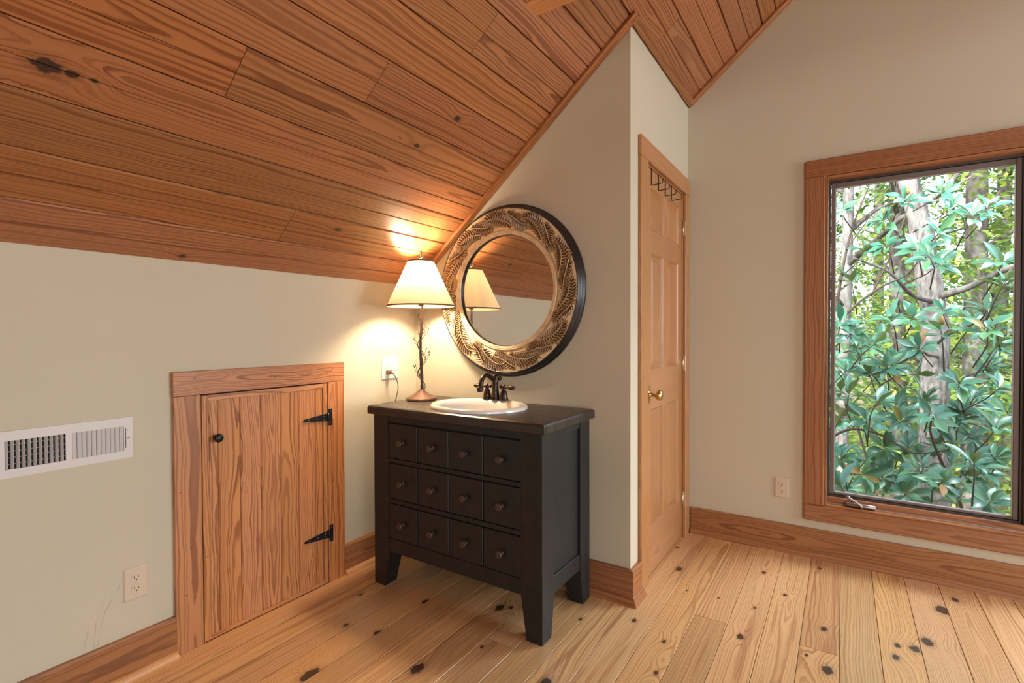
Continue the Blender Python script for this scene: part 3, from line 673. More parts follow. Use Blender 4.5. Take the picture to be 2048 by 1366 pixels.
# ================================================================ WINDOW (window_1)
wn_ = empty('window_1', (2.85, YD, 0.2)); tag(wn_, 'casement window with pine casing, bronze sash and a crank, looking into woods', 'window', kind='structure')
yo = 0.9815
board('casing', M_trim, (1.9440, yo, 0.2870), (2.0360, YD, 2.0530), (0, 0, 1), (0, -1, 0), wn_, 0.003)
board('casing', M_trim, (3.6550, yo, 0.2870), (3.7470, YD, 2.0530), (0, 0, 1), (0, -1, 0), wn_, 0.003)
board('casing', M_trim, (1.9430, yo - 0.001, 2.0535), (3.7480, YD, 2.1440), (1, 0, 0), (0, -1, 0), wn_, 0.004)
board('casing', M_trim, (1.9440, yo - 0.001, 0.1990), (3.7480, YD, 0.2865), (1, 0, 0), (0, -1, 0), wn_, 0.004)
# wooden jamb liner: left, right, head, sill with a step
board('jamb', M_trim, (2.0370, 0.984, 0.290), (2.0500, 1.060, 2.0460), (0, 0, 1), (1, 0, 0), wn_, 0.001)
board('jamb', M_trim, (3.6420, 0.984, 0.290), (3.6549, 1.060, 2.0460), (0, 0, 1), (-1, 0, 0), wn_, 0.001)
board('jamb', M_trim, (2.0500, 0.984, 2.0370), (3.6420, 1.060, 2.0500), (1, 0, 0), (0, 0, -1), wn_, 0.001)
board('sill', M_trim, (2.0370, 0.984, 0.2870), (3.6550, 1.064, 0.2960), (1, 0, 0), (0, 0, 1), wn_, 0.0012)
board('sill_riser', M_trim, (2.0500, 1.026, 0.2960), (3.6420, 1.064, 0.3290), (1, 0, 0), (0, -1, 0), wn_, 0.0015)
raw('sill_glare_strip', *chbox(2.050, 3.642, 1.020, 1.0262, 0.2961, 0.2995), M_gasket_glare, wn_)  # glare line at the foot of the riser, put in as a pale strip
def sash(x0, x1):
    # outer fixed frame, then the moving sash, a pale gasket line and the pane
    fr = MB(); fw = 0.010; y0, y1 = 1.050, 1.100
    fr.box(x0, x0 + fw, y0, y1, 0.3295, 2.0365); fr.box(x1 - fw, x1, y0, y1, 0.3295, 2.0365)
    fr.box(x0 + fw, x1 - fw, y0, y1, 2.0260, 2.0365); fr.box(x0 + fw, x1 - fw, y0, y1, 0.3295, 0.3380)
    fo = fr.build('window_frame', M_sash, wn_)
    a, b, c, d = x0 + fw + 0.002, x1 - fw - 0.002, 0.3400, 2.0240; sw = 0.020
    sh = MB(); y0, y1 = 1.058, 1.092
    sh.box(a, a + sw, y0, y1, c, d, 0.002); sh.box(b - sw, b, y0, y1, c, d, 0.002); sh.box(a + sw, b - sw, y0, y1, d - 0.026, d, 0.002); sh.box(a + sw, b - sw, y0, y1, c, c + 0.012, 0.002)
    sh.build('sash', M_sashl, fo)
    gk = MB(); e = 0.0025; a2, b2, c2, d2_ = a + sw, b - sw, c + 0.012, d - 0.026
    gk.box(a2, a2 + e, 1.062, 1.070, c2, d2_); gk.box(b2 - e, b2, 1.062, 1.070, c2, d2_); gk.box(a2, b2, 1.062, 1.070, d2_ - e, d2_); gk.box(a2, b2, 1.062, 1.070, c2, c2 + e)
    gk.build('gasket', M_gasket_glare, fo)
    raw('pane', *chbox(a2, b2, 1.071, 1.075, c2, d2_), M_glass, fo)
sash(2.0505, 2.8180); sash(2.8740, 3.6415)
raw('window_mullion', *chbox(2.8185, 2.8735, 1.030, 1.100, 0.3295, 2.0365, 0.002), M_sash, wn_)
ck = MB(); ck.tube([(2.135, 1.012, 0.3090), (2.139, 1.012, 0.3085), (2.262, 1.012, 0.3085), (2.266, 1.012, 0.3090)], [0.007, 0.0115, 0.0115, 0.008], 14)
ck = ck.build('crank_housing', M_crank, wn_)
arm = MB(); arm.tube(smoothpts([(2.205, 1.000, 0.304), (2.200, 0.990, 0.316), (2.170, 0.990, 0.336), (2.150, 0.992, 0.346)], 4), [0.008, .0078, .0076, .0072, .0068, .0066, .0064, .0062, .0060, .006, .006, .0062, 0.006], 10)
arm.lathe([(0, -0.008), (0.008, -0.006), (0.010, 0), (0.008, 0.007), (0, 0.009)], 14, T(2.147, 0.991, 0.350))
arm.build('crank_arm', M_crank, ck)

# ================================================================ WALL VENT
v = empty('wall_vent', (0.0, -1.61, 0.857)); tag(v, 'white metal air register with vertical louvers on the knee wall at far left', 'vent')
fp = MB(); Y0, Y1, Z0, Z1 = -1.790, -1.4300, 0.786, 0.9292
for a in ((Y0, -1.7600, Z0, Z1), (-1.6165, -1.6005, 0.8120, 0.8990), (-1.4578, Y1, Z0, Z1), (-1.7600, -1.4578, Z0, 0.8120), (-1.7600, -1.4578, 0.8990, Z1)): fp.box(0.0005, 0.0065, a[0], a[1], a[2], a[3])
fp.build('face_plate', M_white, v)
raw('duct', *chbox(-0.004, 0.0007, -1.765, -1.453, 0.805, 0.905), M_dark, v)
n = 11; p_ = (1.7600 - 1.6165) / n
for k in range(n):
    yc = -1.7600 + p_ * (k + 0.08)
    V, Fc = chbox(-0.0005, 0.0005, -0.0052, 0.0052, -0.0435, 0.0435)
    raw('louver', V, Fc, M_white, v, T(0.0045, yc + 0.003, 0.8555) @ Matrix.Rotation(math.radians(-62), 4, 'Z'))
p_ = (1.6005 - 1.4578) / n
V2l, _ = chbox(-0.0005, 0.0005, -0.0060, 0.0060, -0.0435, 0.0435)
for k in range(n):
    yc = -1.6005 + p_ * (k + 0.5)
    raw('louver', V2l, Fc, M_white, v, T(0.0042, yc, 0.8555) @ Matrix.Rotation(math.radians(-36), 4, 'Z'))
dm = MB()
for k in range(4): dm.box(0.0008, 0.0014, -1.760, -1.6165, 0.826 + k * 0.0195, 0.829 + k * 0.0195)
for k in range(12): dm.box(0.0008, 0.0014, -1.760 + k * 0.01305, -1.7575 + k * 0.01305, 0.812, 0.899)
dm.build('damper_grid', M_galv, v)
raw('lever_slot', *chbox(0.0064, 0.0068, -1.4535, -1.4515, 0.822, 0.892), M_slot, v)
MB().tube([(0.006, -1.4470, 0.885), (0.013, -1.4470, 0.8845)], 0.0018, 8).build('damper_lever', M_white, v)
MB().lathe([(0.0035, 0), (0.003, 0.0016), (0, 0.002)], 12, T(0.0065, -1.4440, 0.8560) @ Matrix.Rotation(PI / 2, 4, 'Y')).build('screw', M_hinge, v)

# ================================================================ OUTLETS
def outlet(mw, label, w, hh, mat, gangs):
    o = link('outlet', None, None, mw); tag(o, label, 'outlet')
    pl = MB(); a, b = w / 2, hh / 2
    V = [(-a, -b, 0), (a, -b, 0), (a, b, 0), (-a, b, 0), (-a, -b, .003), (a, -b, .003), (a, b, .003), (-a, b, .003), (-a + .004, -b + .004, .0065), (a - .004, -b + .004, .0065), (a - .004, b - .004, .0065), (-a + .004, b - .004, .0065)]
    pl.add(V, [(3, 2, 1, 0), (0, 1, 5, 4), (1, 2, 6, 5), (2, 3, 7, 6), (3, 0, 4, 7), (4, 5, 9, 8), (5, 6, 10, 9), (6, 7, 11, 10), (7, 4, 8, 11), (8, 9, 10, 11)])
    link('cover_plate', mk(pl), o, mw, mat)
    for gx, kind in gangs:
        faces = ((0, 0.0195), (0, -0.0195))
        if kind == 'decora':
            q = MB(); q.box(gx - 0.0165, gx + 0.0165, -0.033, 0.033, 0.0064, 0.0080, 0.0006); q.box(gx - 0.009, gx + 0.009, 0.0012, 0.0052, 0.008, 0.0092, 0.0003); q.box(gx - 0.009, gx + 0.009, -0.0052, -0.0012, 0.008, 0.0092, 0.0003)
            rec = link('receptacle', mk(q), o, mw, mat); zz = 0.0080
        else:
            q = MB()
            for fx, fy in faces:
                pts = []
                for k in range(24):
                    an = 2 * PI * k / 24; pts.append((gx + 0.0165 * math.cos(an), fy + max(-0.0125, min(0.0125, 0.0165 * math.sin(an)))))
                V = [(x, y, 0.0064) for x, y in pts] + [(x, y, 0.0084) for x, y in pts]; m_ = 24
                q.add(V, [tuple(range(m_, 2 * m_))] + [(i, (i + 1) % m_, m_ + (i + 1) % m_, m_ + i) for i in range(m_)])
            q.lathe([(0.003, 0.0064), (0.0026, 0.0078), (0, 0.0080)], 10, T(gx, 0, 0))
            rec = link('receptacle', mk(q), o, mw, mat); zz = 0.0084
        for fx, fy in faces:
            link('slot', mk(MB().box(gx - 0.0074, gx - 0.0052, fy - 0.0005, fy + 0.0075, zz, zz + 0.0003)), rec, mw, M_slot)
            link('slot', mk(MB().box(gx + 0.0050, gx + 0.0072, fy - 0.0, fy + 0.0065, zz, zz + 0.0003)), rec, mw, M_slot)
            link('slot', mk(MB().lathe([(0.0028, zz), (0.0028, zz + 0.0003), (0, zz + 0.0003)], 10, T(gx, fy - 0.0068, 0))), rec, mw, M_slot)
    return o
def mk(mb):
    me = bpy.data.meshes.new('piece'); me.from_pydata(mb.V, [], mb.F); me.update(); me.polygons.foreach_set('use_smooth', mb.S); return me
RX = Matrix(((0, 0, 1, 0), (1, 0, 0, 0), (0, 1, 0, 0), (0, 0, 0, 1)))    # local x->+Y, y->+Z, z->+X
RY = Matrix(((1, 0, 0, 0), (0, 0, -1, 0), (0, 1, 0, 0), (0, 0, 0, 1)))   # local x->+X, y->+Z, z->-Y
outlet(T(0, -1.4275, 0.3315) @ RX, 'ivory duplex outlet low on the knee wall left of the hatch', 0.0735, 0.1145, M_cover, [(0, 'duplex')])
outlet(T(1.8355, YD, 0.3505) @ RY, 'beige duplex outlet low on the wall left of the window', 0.0680, 0.1120, M_cover, [(0, 'duplex')])
outlet(T(0, -0.2040, 1.0290) @ RX, 'white double outlet with the lamp plugged in, above the vanity', 0.1240, 0.1215, M_cover2, [(-0.0235, 'decora'), (0.0235, 'duplex')])

# ================================================================ VANITY
vx0, vx1, vy0, vy1 = 0.2000, 1.1470, -0.4980, -0.0620
va = empty('vanity', (0.67, -0.28, 0.0)); tag(va, 'black painted wooden washstand with twelve square drawer fronts holding the sink', 'vanity')
def leg(x0, x1, y0, y1, ix, iy, sx, sy):
    """post: straight above z=.172, tapering below on its inner sides"""
    t = MB(); zt = 0.8305; zk = 0.172
    xi0, xi1 = (x0, x1 - 0.026) if sx > 0 else (x0 + 0.026, x1); yi0, yi1 = (y0, y1 - 0.026) if sy > 0 else (y0 + 0.026, y1)
    R = [(xi0, xi1, yi0, yi1, 0.0), (x0, x1, y0, y1, zk), (x0, x1, y0, y1, zt)]
    V = []
    for a, b, c, d, z in R: V += [(a, c, z), (b, c, z), (b, d, z), (a, d, z)]
    Fc = [(3, 2, 1, 0), (8, 9, 10, 11)]
    for r in (0, 4):
        for q in range(4): Fc.append((r + q, r + (q + 1) % 4, r + 4 + (q + 1) % 4, r + 4 + q))
    t.add(V, Fc); t.build('leg', M_blackwood, va)
leg(vx0, 0.2980, vy0, -0.4000, 0, 0, 1, 1); leg(1.0490, vx1, vy0, -0.4000, 0, 0, -1, 1)
leg(vx0, 0.2980, -0.1580, vy1, 0, 0, 1, -1); leg(1.0490, vx1, -0.1580, vy1, 0, 0, -1, -1)
bk = lambda nm, *a, m=M_blackwood, p=va: raw(nm, *chbox(*a), m, p)
bk('top_rail', 0.2985, 1.0485, vy0 + 0.002, -0.470, 0.7990, 0.8305, 0.001)
bk('bottom_rail', 0.2985, 1.0485, vy0 + 0.002, -0.470, 0.1740, 0.2385, 0.001)
bk('rail', 0.2985, 1.0485, vy0 + 0.001, -0.470, 0.6070, 0.6250, 0.001)
bk('rail', 0.2985, 1.0485, vy0 + 0.001, -0.470, 0.4125, 0.4310, 0.001)
bk('carcass', 0.299, 1.048, -0.4825, -0.100, 0.2000, 0.8000, 0.0, m=M_dark)
for sx, xo in ((1, vx1), (-1, vx0)):
    X = lambda a, b: (xo - sx * a, xo - sx * b) if sx < 0 else (xo - b, xo - a)
    xa, xb = sorted((xo - sx * 0.012, xo - sx * 0.024)); bk('side_panel', xa, xb, -0.400, -0.158, 0.200, 0.8305, 0.0)
    xa, xb = sorted((xo - sx * 0.002, xo - sx * 0.024)); bk('side_rail', xa, xb, -0.3995, -0.1585, 0.1660, 0.2350, 0.0012); bk('side_rail', xa, xb, -0.3995, -0.1585, 0.7990, 0.8305, 0.0012)
bk('back_panel', 0.298, 1.049, -0.090, -0.078, 0.200, 0.8305)
CW = 0.1875
for r, (z0, z1) in enumerate(((0.6265, 0.7965), (0.4325, 0.6050), (0.2400, 0.4105))):
    dr = bk('drawer', 0.3000, 1.0470, -0.4860, -0.4827, z0, z1, m=M_dark)
    dr['label'] = ['black drawer row, top', 'black drawer row, middle', 'black drawer row, bottom'][r]
    for c in range(4):
        a = 0.3005 + CW * c; b = a + CW - (0.0046 if c < 3 else 0.0034)
        bk('drawer_front', a, b, -0.4960 - (0.0015 if r == 2 else 0.0), -0.4860, z0 + 0.001, z1 - 0.0042, 0.0022, p=dr)
        k = MB().lathe([(0.0, 0.0), (0.0115, 0.0), (0.0115, 0.001), (0.0075, 0.003), (0.0070, 0.012), (0.0105, 0.016), (0.0158, 0.019), (0.0165, 0.022), (0.0150, 0.026), (0.0095, 0.0285), (0.0090, 0.0280), (0, 0.0290)], 24, T((a + b) / 2 - 0.001, -0.4962, z1 - 0.090) @ Matrix.Rotation(PI / 2, 4, 'X'))
        k.build('drawer_knob', M_knob, dr)
# top slab with an oval cut-out
def rect_ell():
    tx0, tx1, ty0, ty1, zt, zb = 0.1760, 1.1680, -0.5180, -0.0480, 0.8730, 0.8310
    cx, cyy, ea, eb = 0.682, -0.288, 0.222, 0.182
    angs = sorted(set([2 * PI * k / 72 for k in range(72)] + [math.atan2(yy - cyy, xx - cx) % (2 * PI) for xx in (tx0, tx1) for yy in (ty0, ty1)]))
    def rp(a, ins):
        c, s = math.cos(a), math.sin(a); t = 1e9
        X0, X1, Yy0, Yy1 = tx0 + ins, tx1 - ins, ty0 + ins, ty1 - ins
        # scale the outer hit so corners stay matched
        for lim, cc, o0 in ((tx1 if c > 0 else tx0, c, cx), (ty1 if s > 0 else ty0, s, cyy)):
            if abs(cc) > 1e-9: t = min(t, (lim - o0) / cc)
        x, y = cx + c * t, cyy + s * t
        return (min(max(x, X0), X1), min(max(y, Yy0), Yy1))
    rings = []
    for ins, z in ((0.002, zb), (0.0, zb + 0.002), (0.0, zt - 0.012), (0.0035, zt - 0.0045), (0.012, zt)): rings.append([(*rp(a, ins), z) for a in angs])
    rings.append([(cx + ea * math.cos(a), cyy + eb * math.sin(a), zt) for a in angs]); rings.append([(cx + ea * math.cos(a), cyy + eb * math.sin(a), zb) for a in angs])
    V = [p for r in rings for p in r]; m = len(angs); Fc = []
    for r in range(len(rings)):
        r2 = (r + 1) % len(rings)
        for k in range(m): k2 = (k + 1) % m; Fc.append((r * m + k, r * m + k2, r2 * m + k2, r2 * m + k))
    return V, Fc
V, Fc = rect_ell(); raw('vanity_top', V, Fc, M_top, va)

# ================================================================ SINK
SX, SY = 0.682, -0.288
sk_ = empty('sink', (SX, SY, 0.873)); tag(sk_, 'white oval drop-in sink set in the black vanity top', 'sink')
prof = [(1.0, 0.8735), (1.0, 0.8800), (0.985, 0.8870), (0.955, 0.8905), (0.90, 0.8900), (0.855, 0.8865), (0.825, 0.878), (0.80, 0.860), (0.76, 0.825), (0.66, 0.780), (0.45, 0.750), (0.15, 0.743), (0.09, 0.742)]
m = 72; V = []; Fc = []
for f, z in prof:
    e = max(0.0, (0.90 - f)) * 0.12
    for k in range(m):
        a = 2 * PI * k / m; V.append((SX + 0.243 * f * math.cos(a), SY - e + (0.203 * f - 0.006 * (1 if f < 0.87 else 0)) * math.sin(a), z))
for r in range(len(prof) - 1):
    for k in range(m): k2 = (k + 1) % m; Fc.append((r * m + k, r * m + k2, (r + 1) * m + k2, (r + 1) * m + k))
V2 = [(x, y, z - 0.006) if z < 0.87 else ((SX + (x - SX) * 0.9, SY + (y - SY) * 0.88, 0.8725 if z > 0.87 else z)) for x, y, z in V]
raw('basin', V, Fc, M_porc, sk_, None, True)
MB().lathe([(0.0, 0.7445), (0.014, 0.7445), (0.021, 0.7440), (0.023, 0.7425), (0.023, 0.741), (0, 0.741)], 24, T(SX, SY - 0.085, 0)).build('drain', M_bronze, sk_)

# ================================================================ FAUCET
fx, fy, fz = 0.660, -0.1180, 0.8895
fa = empty('faucet', (fx, fy, fz)); tag(fa, 'oil-rubbed bronze two-handle faucet on the sink rim', 'faucet')
MB().lathe([(0, 0), (0.0235, 0), (0.0240, 0.003), (0.0225, 0.007), (0.0215, 0.012), (0.0195, 0.030), (0.0165, 0.048), (0.0150, 0.054), (0.0165, 0.058), (0.0150, 0.062), (0.0150, 0.084), (0.0165, 0.088), (0.0155, 0.092), (0.0165, 0.104), (0.0160, 0.116), (0.0120, 0.123), (0.0060, 0.127), (0, 0.128)], 28, T(fx, fy, fz)).build('body', M_bronze, fa)
sp = smoothpts([(fx, fy, fz + 0.106), (fx, fy - 0.026, fz + 0.108), (fx, fy - 0.055, fz + 0.122), (fx, fy - 0.083, fz + 0.128), (fx, fy - 0.108, fz + 0.112), (fx, fy - 0.120, fz + 0.088), (fx, fy - 0.124, fz + 0.072)], 6)
rr_ = [0.0145 - 0.004 * math.sin(PI * i / (len(sp) - 1)) for i in range(len(sp))]
spo = MB().tube(sp, rr_, 16).build('spout', M_bronze, fa)
MB().lathe([(0, 0.0), (0.014, 0.0), (0.0165, 0.003), (0.0165, 0.014), (0.0155, 0.020), (0.0125, 0.024), (0, 0.026)], 24, T(fx, fy - 0.126, fz + 0.052) @ Matrix.Rotation(math.radians(6), 4, 'X')).build('aerator', M_bronze, spo)
MB().lathe([(0.0, 0), (0.010, 0.0), (0.012, 0.004), (0.012, 0.010), (0.009, 0.016), (0.0, 0.019)], 18, T(fx + 0.012, fy + 0.010, fz + 0.106) @ Matrix.Rotation(PI / 2, 4, 'Y')).build('side_cap', M_bronze, fa)
MB().lathe([(0.0, 0.120), (0.0038, 0.120), (0.0030, 0.128), (0.0025, 0.142), (0.0045, 0.146), (0.0060, 0.151), (0.0040, 0.156), (0.0025, 0.160), (0, 0.162)], 16, T(fx, fy, fz)).build('lift_rod', M_bronze, fa)
for s_ in (-1, 1):
    hx = fx + s_ * 0.051
    ho = MB().lathe([(0, 0), (0.0235, 0), (0.0240, 0.003), (0.0220, 0.007), (0.0205, 0.012), (0.0195, 0.022), (0.0160, 0.038), (0.0110, 0.048), (0.0085, 0.053), (0.0105, 0.057), (0.0110, 0.064), (0.0085, 0.070), (0.0055, 0.076), (0, 0.078)], 26, T(hx, fy, fz - 0.0005)).build('handle', M_bronze, fa)
    MB().lathe([(0, -0.026), (0.006, -0.025), (0.0085, -0.020), (0.0065, -0.014), (0.0048, -0.010), (0.0050, 0.010), (0.0072, 0.014), (0.0048, 0.018), (0.0058, 0.026), (0.0100, 0.042), (0.0112, 0.054), (0.0092, 0.066), (0.0045, 0.074), (0, 0.076)], 20, T(hx, fy, fz + 0.064) @ Matrix.Rotation(s_ * math.radians(-10), 4, 'Z') @ Matrix.Rotation(s_ * PI / 2, 4, 'Y')).build('lever', M_bronze, ho)

# ================================================================ MIRROR
MX, MZ = 0.661, 1.4405
MW = T(MX, 0.0, MZ) @ Matrix(((1, 0, 0, 0), (0, 0, -1, 0), (0, 1, 0, 0), (0, 0, 0, 1)))   # local x->X, y->Z, z->-Y (towards the room)
mr = link('round_mirror', None, None, MW); tag(mr, 'large round mirror in a black rim with carved gilt leaves, above the sink', 'mirror')
def ml(nm, prof, mat, parent, n=96): V, Fc = lathe(prof, n); return raw(nm, V, Fc, mat, parent, MW, True)
ml('outer_rim', [(0.395, 0.0), (0.430, 0.0), (0.4450, 0.002), (0.4450, 0.012), (0.4400, 0.017), (0.4360, 0.0175), (0.4350, 0.024), (0.4290, 0.034), (0.4260, 0.0345), (0.4245, 0.042), (0.4220, 0.0465), (0.4185, 0.0470), (0.4170, 0.0440), (0.4170, 0.020)], M_blackrim, mr)
ml('band', [(0.4172, 0.0435), (0.4100, 0.0448), (0.3700, 0.0430), (0.3300, 0.0385), (0.3050, 0.0350), (0.3050, 0.012)], M_cream, mr)
ml('inner_ring', [(0.3095, 0.030), (0.3090, 0.0405), (0.3060, 0.0440), (0.3025, 0.0440), (0.3005, 0.0405), (0.2985, 0.0420), (0.2955, 0.0425), (0.2935, 0.0385), (0.2915, 0.0395), (0.2880, 0.0390), (0.2860, 0.0345)], M_gilt, mr)
ml('inner_lip', [(0.2862, 0.0350), (0.2840, 0.0330), (0.2830, 0.0210)], M_blackrim, mr)
ml('mirror_glass', [(0.2845, 0.0215), (0.0, 0.0215)], M_mirror, mr)
def frond(th0, direction, rlow, rhigh, span, name='carved_leaf', curl=1.0, n=26, wmax=0.046):
    """a curled feathery leaf lying on the band: midrib, tapering ridged barbs both sides, curled tip"""
    q = MB(); pts = []
    for i in range(n + 1):
        t = i / n; th = th0 + direction * span * (t ** 0.92)
        r = rlow + (rhigh - rlow) * math.sin(t * PI * 0.62) / math.sin(PI * 0.62)
        if t > 0.82: r -= curl * 0.10 * (t - 0.82) ** 1.3
        pts.append(Vector((r * math.cos(th), r * math.sin(th), 0)))
    # coil at the tip
    tip = pts[-1]; tv = (pts[-1] - pts[-2]).normalized(); sd = Vector((-tv.y, tv.x, 0)) * (direction if rhigh > rlow else -direction)
    for k in range(1, 9):
        a = k * 0.62; rr = 0.013 * (1 - k / 11); pts.append(tip + tv * math.sin(a) * rr + sd * (1 - math.cos(a)) * rr)
    def bandz(p): r = p.length; return 0.0350 + 0.0095 * min(1, max(0, (r - 0.305) / 0.1)) 
    P = [Vector((p.x, p.y, bandz(p) + 0.0075 + 0.0015 * math.sin(i * 0.4))) for i, p in enumerate(pts)]
    q.tube(P, [0.0034 * (1 - 0.55 * i / len(P)) for i in range(len(P))], 6)
    Vs = []; Fs = []; rel = [1.0] * len(q.V)
    step = 2
    for i in range(1, n + 1):
        t = i / n; tg = (pts[min(i + 1, n)] - pts[i - 1]).normalized()
        wl2 = wmax * (math.sin(PI * min(1, t * 0.88 + 0.10)) ** 0.7) * (0.80 + 0.35 * rnd.random())
        for sdn in (-1, 1):
            if (i + (sdn > 0)) % step: continue
            nrm = Vector((-tg.y, tg.x, 0)) * sdn; cen = pts[i]; rc = cen.normalized(); dr = nrm.dot(rc)
            room = (0.4135 - cen.length) if dr > 0 else (cen.length - 0.3135)
            Lb = min(wl2, room / max(0.35, abs(dr))); base = len(Vs); m_ = 5
            for k in range(m_ + 1):
                u = k / m_
                c = cen + nrm * Lb * (u - 0.10 * u * u) + tg * Lb * (0.10 * u + 0.50 * u * u)
                dv = (nrm * (1 - 0.2 * u) + tg * (0.10 + 1.0 * u)).normalized(); pv = Vector((-dv.y, dv.x, 0))
                wd = 0.0066 * (0.55 + 0.75 * math.sin(PI * min(1.0, 0.15 + 0.70 * u))) * (0.5 if k == m_ else 1)
                zb = bandz(c); hz = 0.0020 + 0.0050 * math.sin(PI * min(1, 0.35 + 0.6 * u))
                Vs += [(c.x - pv.x * wd, c.y - pv.y * wd, zb - 0.001), (c.x, c.y, zb + hz), (c.x + pv.x * wd, c.y + pv.y * wd, zb - 0.001)]; rel += [0.0, 0.95 if u > 0.3 else 0.5, 0.0]
            for k in range(m_):
                a = base + 3 * k; Fs += [(a, a + 3, a + 4, a + 1), (a + 1, a + 4, a + 5, a + 2)]
            a = base + 3 * m_; Fs.append((a, a + 2, a + 1))
    b0 = len(Vs)
    for i in range(1, n + 1):
        t = i / n; tg = (pts[min(i + 1, n)] - pts[i - 1]).normalized(); wl2 = 0.62 * wmax * math.sin(PI * min(1, t * 0.88 + 0.08)) ** 0.7
        for sdn in (-1, 1):
            c = pts[i] + Vector((-tg.y, tg.x, 0)) * sdn * wl2 + tg * wl2 * 0.3; c = c * (min(0.411, max(0.316, c.length)) / c.length)
            Vs.append((c.x, c.y, bandz(c) + 0.0012)); rel.append(0.0)
    for i in range(n - 1): a = b0 + 2 * i; Fs.append((a, a + 1, a + 3, a + 2))
    q.add(Vs, Fs, False)
    me = mk(q); at = me.attributes.new('relief', 'FLOAT', 'POINT'); at.data.foreach_set('value', rel)
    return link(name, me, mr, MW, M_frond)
NF = 11
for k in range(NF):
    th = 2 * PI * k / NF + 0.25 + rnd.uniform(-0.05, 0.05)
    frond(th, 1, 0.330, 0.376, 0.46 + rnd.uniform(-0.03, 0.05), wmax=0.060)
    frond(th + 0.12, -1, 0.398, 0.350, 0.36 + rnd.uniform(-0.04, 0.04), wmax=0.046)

# ================================================================ TABLE LAMP
lx, ly, lz = 0.268, -0.235, 0.8732
tl = empty('table_lamp', (lx, ly, lz)); tag(tl, 'lit table lamp with twig stem and cream cone shade on the vanity corner', 'lamp')
MB().lathe([(0, 0), (0.0790, 0), (0.0800, 0.003), (0.0790, 0.009), (0.0755, 0.014), (0.0700, 0.0155), (0.0660, 0.017), (0.0500, 0.026), (0.0330, 0.036), (0.0200, 0.046), (0.0120, 0.054), (0, 0.056)], 48, T(lx, ly, lz)).build('base', M_rust, tl)
st = []; sr = []
for i in range(25):
    t = i / 24; st.append((lx - 0.006 * math.sin(t * 5) * t, ly + 0.004 * math.sin(t * 7 + 1), lz + 0.050 + t * 0.450)); sr.append(0.0085 - 0.0025 * t + 0.0009 * math.sin(i * 2.1))
M_stem = plain('dark_stem_metal', (0.060, 0.032, 0.024, 1), 0.5, 0.25, 0.5, 45, 0.35, 0.15)
stem = MB().tube(st, sr, 12).build('stem', M_stem, tl)
def vine(ph, z0, z1, turns, col):
    q = MB(); pts = []
    for i in range(64):
        t = i / 63; a = ph + turns * 2 * PI * t; rr = 0.011 + 0.013 * abs(math.sin(t * PI * turns * 1.1 + ph))
        pts.append((lx + rr * math.cos(a), ly + rr * math.sin(a), z0 + (z1 - z0) * t))
    q.tube(pts, [0.0024 * (1 - 0.4 * i / 63) for i in range(64)], 6)
    for i in range(8, 62, 6):
        p = Vector(pts[i]); o = Vector((p.x - lx, p.y - ly, 0)).normalized()
        o = (o + Vector((rnd.uniform(-.5, .5), rnd.uniform(-.5, .5), 0))).normalized()
        e = p + o * 0.016 + Vector((0, 0, 0.022)); q.tube([p, p + o * 0.010 + Vector((0, 0, 0.006)), e], [0.0014, 0.0013, 0.001], 6)
        # bud or narrow leaf
        L = rnd.choice([0.010, 0.016, 0.020]); d = (o * 0.4 + Vector((0, 0, 1))).normalized()
        q.tube([e, e + d * L * 0.4, e + d * L], [0.0010, 0.0030, 0.0006], 6)
    q.build('vine', col, stem)
M_vine = plain('dull_vine_metal', (0.040, 0.026, 0.020, 1), 0.5, 0.3)
vine(0.4, lz + 0.055, lz + 0.46, 2.6, M_vine); vine(2.9, lz + 0.12, lz + 0.40, 2.0, M_vine)
zb, zt = 1.3640, 1.6010; rb, rt = 0.1755, 0.0660
sn = 96; V = []; Fc = []
for (r, z) in ((rb, zb), (rt, zt), (rt - 0.0012, zt), (rb - 0.0012, zb)):
    for k in range(sn): a = 2 * PI * k / sn; V.append((r * math.cos(a), r * math.sin(a), z))
Fc = [(k, (k + 1) % sn, sn + (k + 1) % sn, sn + k) for k in range(sn)]
Vs_ = V[:2 * sn]
TLM = T(lx, ly, 0)
sh_ = raw('lamp_shade', Vs_, Fc, M_shade, tl, TLM, True)
tr1 = MB().lathe([(rb - 0.001, zb - 0.002), (rb + 0.0016, zb - 0.002), (rb - 0.0010, zb + 0.0065), (rb - 0.004, zb + 0.0065)], sn, TLM).build('bottom_trim', M_shadetrim, sh_)
tr2 = MB().lathe([(rt + 0.001, zt - 0.0065), (rt + 0.0038, zt - 0.0065), (rt + 0.0012, zt + 0.002), (rt - 0.001, zt + 0.002)], sn, TLM).build('top_trim', M_shadetrim, sh_)
hp = MB()
for k in range(3): a = 2 * PI * k / 3 + 0.4; hp.tube([(lx, ly, zt - 0.004), (lx + (rt - 0.001) * math.cos(a), ly + (rt - 0.001) * math.sin(a), zt - 0.004)], 0.0013, 6)
for s_ in (-1, 1): hp.tube(smoothpts([(lx + s_ * 0.010, ly, zb + 0.020), (lx + s_ * 0.038, ly, zb + 0.07), (lx + s_ * 0.040, ly, zb + 0.15), (lx + s_ * 0.015, ly, zt - 0.016), (lx, ly, zt - 0.006)], 5), 0.0014, 6)
hp.build('harp', M_hinge, tl)
MB().lathe([(0, lz + 0.490), (0.013, lz + 0.492), (0.016, lz + 0.505), (0.016, lz + 0.540), (0.011, lz + 0.548), (0, lz + 0.548)], 20, T(lx, ly, 0)).build('socket', M_rust, tl)
MB().lathe([(0, 0), (0.012, 0.002), (0.014, 0.018), (0.026, 0.045), (0.029, 0.062), (0.022, 0.084), (0.010, 0.092), (0, 0.094)], 24, T(lx, ly, lz + 0.546)).build('bulb', M_bulb, tl)
